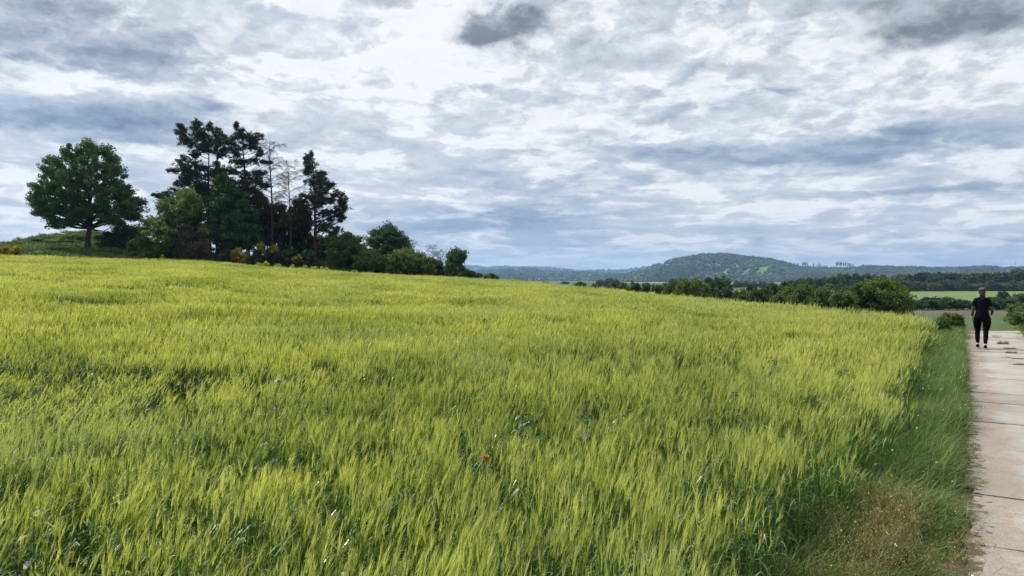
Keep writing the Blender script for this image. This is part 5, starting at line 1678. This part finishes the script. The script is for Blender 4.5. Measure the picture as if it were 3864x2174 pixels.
def build_person():
    M_skin = plain('skin', (.48, .28, .20), .55, .4, .05, 20)
    M_black = plain('black_fabric', (.0035, .0035, .006), .9, .05, .3, 30)
    M_shirt = plain('shirt_fabric', (.005, .0055, .010), .9, .06, .6, 60)
    M_olive = plain('olive_sleeve', (.07, .085, .045), .8, .2, .35, 25)
    M_scarf = plain('olive_headband', (.09, .085, .05), .8, .2, .3, 25)
    M_hair = plain('brown_hair', (.022, .012, .010), .6, .35, .5, 60)
    M_white = plain('pale_trim', (.6, .6, .58), .6, .3, .1, 30)
    M_sole = plain('shoe_sole', (.35, .33, .28), .7, .2, .1, 30)
    x, y = 13.17, 20.7
    root = bpy.data.objects.new('person', None)
    z0 = .03
    # continuous body
    N = [(0, 0, .93, .12, .10), (0, 0, 1.06, .105, .09), (0, .005, 1.20, .12, .095), (0, .0, 1.33, .125, .085), (0, -.005, 1.42, .05), (0, .005, 1.475, .05), (0, .01, 1.53, .075, .085), (0, .012, 1.60, .078, .09), (0, .01, 1.655, .05),   # 8
         (-.145, -.01, 1.37, .05), (-.19, -.03, 1.24, .042), (-.215, -.045, 1.11, .036), (-.228, -.01, .99, .031), (-.238, .03, .885, .023),     # 13 left wrist
         (.145, -.01, 1.37, .05), (.19, -.03, 1.24, .042), (.228, -.045, 1.11, .036), (.238, .04, 1.02, .031), (.215, .13, .95, .023),           # 18 right wrist
         (-.10, 0, .87, .10), (-.12, .05, .70, .085), (-.105, .12, .50, .056), (-.11, .11, .36, .056), (-.105, .10, .20, .04), (-.105, .10, .09, .034), (-.11, .20, .045, .03),  # 25
         (.10, 0, .87, .10), (.115, -.02, .70, .085), (.085, -.03, .49, .056), (.085, -.10, .36, .056), (.075, -.17, .21, .04), (.072, -.20, .10, .034), (.075, -.10, .045, .03),   # 32
         (-.241, .045, .83, .034, .018), (.197, .175, .93, .034, .018),   # 33,34 palms
         (0, .108, 1.545, .012), (0, .095, 1.565, .012), (-.085, .0, 1.55, .012), (.085, .0, 1.55, .012)]  # nose 35,36 ears 37,38
    E = [(0, 1), (1, 2), (2, 3), (3, 4), (4, 5), (5, 6), (6, 7), (7, 8), (3, 9), (9, 10), (10, 11), (11, 12), (12, 13), (3, 14), (14, 15), (15, 16), (16, 17), (17, 18),
         (0, 19), (19, 20), (20, 21), (21, 22), (22, 23), (23, 24), (24, 25), (0, 26), (26, 27), (27, 28), (28, 29), (29, 30), (30, 31), (31, 32), (13, 33), (18, 34),
         (6, 35), (6, 37), (6, 38)]
    N2 = [n for i, n in enumerate(N) if i != 36]
    remap = {i: (i if i < 36 else i - 1) for i in range(39)}
    E = [(remap[a], remap[b]) for a, b in E]
    # fingers: four plus a thumb on each hand
    for side, palm, wd in ((-1, 33, np.array([0, .1, -1.0])), (1, 34, np.array([-.45, .75, -.2]))):
        pc = np.array(N[palm][:3]); wd = wd / np.linalg.norm(wd)
        across = np.array([.25, 1, 0.1]) if side < 0 else np.array([.2, .1, 1.0])
        across = across - wd * (across @ wd); across /= np.linalg.norm(across)
        curl = np.cross(wd, across) * (1 if side < 0 else -1)
        for f, (o_, ln) in enumerate(((-.03, .055), (-.01, .07), (.011, .074), (.03, .066))):
            p = pc + across * o_ + wd * .028
            q1 = p + wd * ln * .5 + curl * .006; q2 = q1 + wd * ln * .35 + curl * .022
            b = len(N2)
            N2 += [(*p, .0095), (*q1, .0088), (*q2, .007)]
            E += [(remap[palm], b), (b, b + 1), (b + 1, b + 2)]
        b = len(N2)
        p = pc + across * .036 - wd * .015; q = p + across * .022 + wd * .028 + curl * .01
        N2 += [(*p, .011), (*q, .009)]
        E += [(remap[palm], b), (b, b + 1)]
    body = skin_mesh('person', N2, E, M_skin, None)
    body.location = (x, y, z0); body.rotation_euler = (0, 0, R(-32))
    tag(body, 'walker in black clothes with olive sleeves seen from behind on the track', 'person')
    bpy.data.objects.remove(root)
    # shirt
    s = Soup()
    ell_tube(s, [(0, 0, .90, .178, .125), (0, 0, .96, .172, .12), (0, 0, 1.05, .150, .112), (0, 0, 1.13, .150, .114), (0, 0, 1.22, .168, .12), (0, 0, 1.31, .182, .118), (0, -.004, 1.37, .172, .105), (0, -.006, 1.41, .12, .085), (0, -.004, 1.445, .066, .064)], 20, False)
    shirt = obj('t_shirt', s.data('t_shirt', [M_shirt], True), body)
    for sx in (-1, 1):
        s = Soup()
        tube(s, [[sx * .11, -.01, 1.375], [sx * .150, -.015, 1.345], [sx * .188, -.028, 1.25], [sx * .202, -.034, 1.18]], [.058, .062, .055, .054], 12)
        obj('shirt_sleeve', s.data('shirt_sleeve', [M_shirt], True), shirt)
        s = Soup()
        if sx < 0: pts = [[-.19, -.03, 1.235], [-.215, -.045, 1.11], [-.228, -.01, .99], [-.237, .025, .90]]
        else: pts = [[.19, -.03, 1.235], [.228, -.045, 1.11], [.24, .03, 1.03], [.219, .12, .955]]
        P = np.array(pts)
        tube(s, P, [.047, .043, .039, .031], 10)
        obj('arm_sleeve', s.data('arm_sleeve', [M_olive], True), body)
        s = Soup()
        e = P[-1]; dr = P[-1] - P[-2]; dr /= np.linalg.norm(dr)
        tube(s, [e + dr * .0, e + dr * .022], [.036, .034], 12)
        obj('wristband', s.data('wristband', [M_white], True), body)
    # leggings with a seat
    s = Soup()
    ell_tube(s, [(0, 0, .99, .152, .118), (0, -.005, .93, .178, .132), (0, -.01, .87, .196, .138), (0, -.008, .80, .190, .125), (0, 0, .755, .15, .10)], 20, False)
    for kne, pts in ((0, [[-.095, .0, .86], [-.112, .045, .72], [-.112, .09, .60], [-.106, .122, .50], [-.110, .115, .40], [-.110, .105, .30], [-.106, .10, .18], [-.105, .10, .11]]),
                     (1, [[.095, .0, .86], [.112, -.012, .72], [.10, -.02, .60], [.086, -.03, .49], [.086, -.075, .40], [.082, -.12, .30], [.076, -.175, .19], [.073, -.195, .125]])):
        P = np.array(pts)
        tube(s, P, [.108, .107, .09, .068, .062, .063, .047, .040], 14)
    obj('leggings', s.data('leggings', [M_black], True), body)
    # shoes
    for sx, hx, hy, tilt, zz in ((-1, -.105, .08, 0.0, 0), (1, .073, -.215, 0.0, 0)):
        def loft(rings, mat, nm, par):
            s = Soup(); S = 12; V = []
            for (yy, w, z0_, z1_) in rings:
                th = np.arange(S) / S * 2 * np.pi
                V.append(np.stack([np.cos(th) * w, np.full(S, yy), (z0_ + z1_) / 2 + np.sin(th) * (z1_ - z0_) / 2], -1))
            V = np.array(V); n = len(V)
            i = np.arange(n - 1)[:, None] * S; j = np.arange(S)[None]; k = (j + 1) % S
            s.add(V.reshape(-1, 3) + [hx, hy, 0], np.stack([i + j, i + k, i + S + k, i + S + j], -1).reshape(-1, 4))
            for q in (0, n - 1):
                s.add(np.vstack([V[q] + [hx, hy, 0], V[q].mean(0) + [hx, hy, 0]]), np.array([[a, (a + 1) % S, S] for a in range(S)]))
            return obj(nm, s.data(nm, [mat], True), par)
        sh = loft([(-.055, .026, .015, .085), (-.045, .037, .008, .11), (.0, .041, .006, .125), (.05, .042, .006, .10), (.10, .048, .006, .078), (.16, .050, .006, .062), (.20, .036, .010, .05), (.215, .015, .015, .04)], M_black, 'shoe', body)
        loft([(-.065, .02, 0, .022), (-.055, .042, 0, .028), (.05, .046, 0, .024), (.15, .055, 0, .022), (.205, .042, 0, .022), (.225, .015, .004, .02)], M_sole, 'sole', sh)
        s = Soup(); tube(s, [[hx, hy + .012, .105], [hx, hy + .014, .142]], [.045, .043], 12)
        obj('sock', s.data('sock', [M_white], True), sh)
    # hair: cap of hair, tail down to the collar; headscarf over the top
    s = Soup()
    v, f = ICO2
    v = v * (1 + np.random.default_rng(5).normal(0, .02, (len(v), 1)))
    hv = v * [.092, .105, .105] + [0, -.004, 1.588]; hv[:, 1] = np.minimum(hv[:, 1], .045)
    s.add(hv, f)
    r = np.random.default_rng(9)
    ell_tube(s, [(0, -.085, 1.60, .062, .035), (.008, -.105, 1.53, .070, .042), (.004, -.105, 1.46, .066, .036), (.0, -.105, 1.39, .03, .022), (.002, -.105, 1.35, .01, .01)], 10)
    for q in range(70):
        a = r.uniform(-.05, .05); p = np.array([a, -.10 + r.normal(0, .01), r.uniform(1.44, 1.6)])
        tube(s, [p, p + [r.normal(0, .015), -.012, -.05], p + [r.normal(0, .02), -.006, -.11]], [.004, .003, .001], 3)
    obj('hair', s.data('hair', [M_hair], True), body)
    s = Soup()
    sv = ICO2[0] * [.099, .112, .10] + [0, .002, 1.612]
    sv[:, 2] = np.maximum(sv[:, 2], 1.615 - .35 * sv[:, 1] * (sv[:, 1] < 0) + .25 * sv[:, 0])
    sv[:, 2] -= 0.0
    s.add(sv, ICO2[1])
    obj('headscarf', s.data('headscarf', [M_scarf], True), body)


build_person()

# ------------------------------------------------------------------ air
def build_haze():
    m = bpy.data.materials.new('haze'); m.use_nodes = True
    nt = m.node_tree; nt.nodes.clear(); t = NT(nt)
    v = t.n('ShaderNodeVolumePrincipled', {'Color': (.36, .58, .98, 1), 'Density': 1.15e-4, 'Anisotropy': 0.35})
    out = t.n('ShaderNodeOutputMaterial'); nt.links.new(v.outputs[0], out.inputs['Volume'])
    s = Soup()
    box(s, -10500, 10500, -10500, 10500, -70, 230)
    o = obj('haze', s.data('haze', [m]))
    tag(o, 'thin bluish haze in the air over the whole valley', None, None, 'stuff')


build_haze()
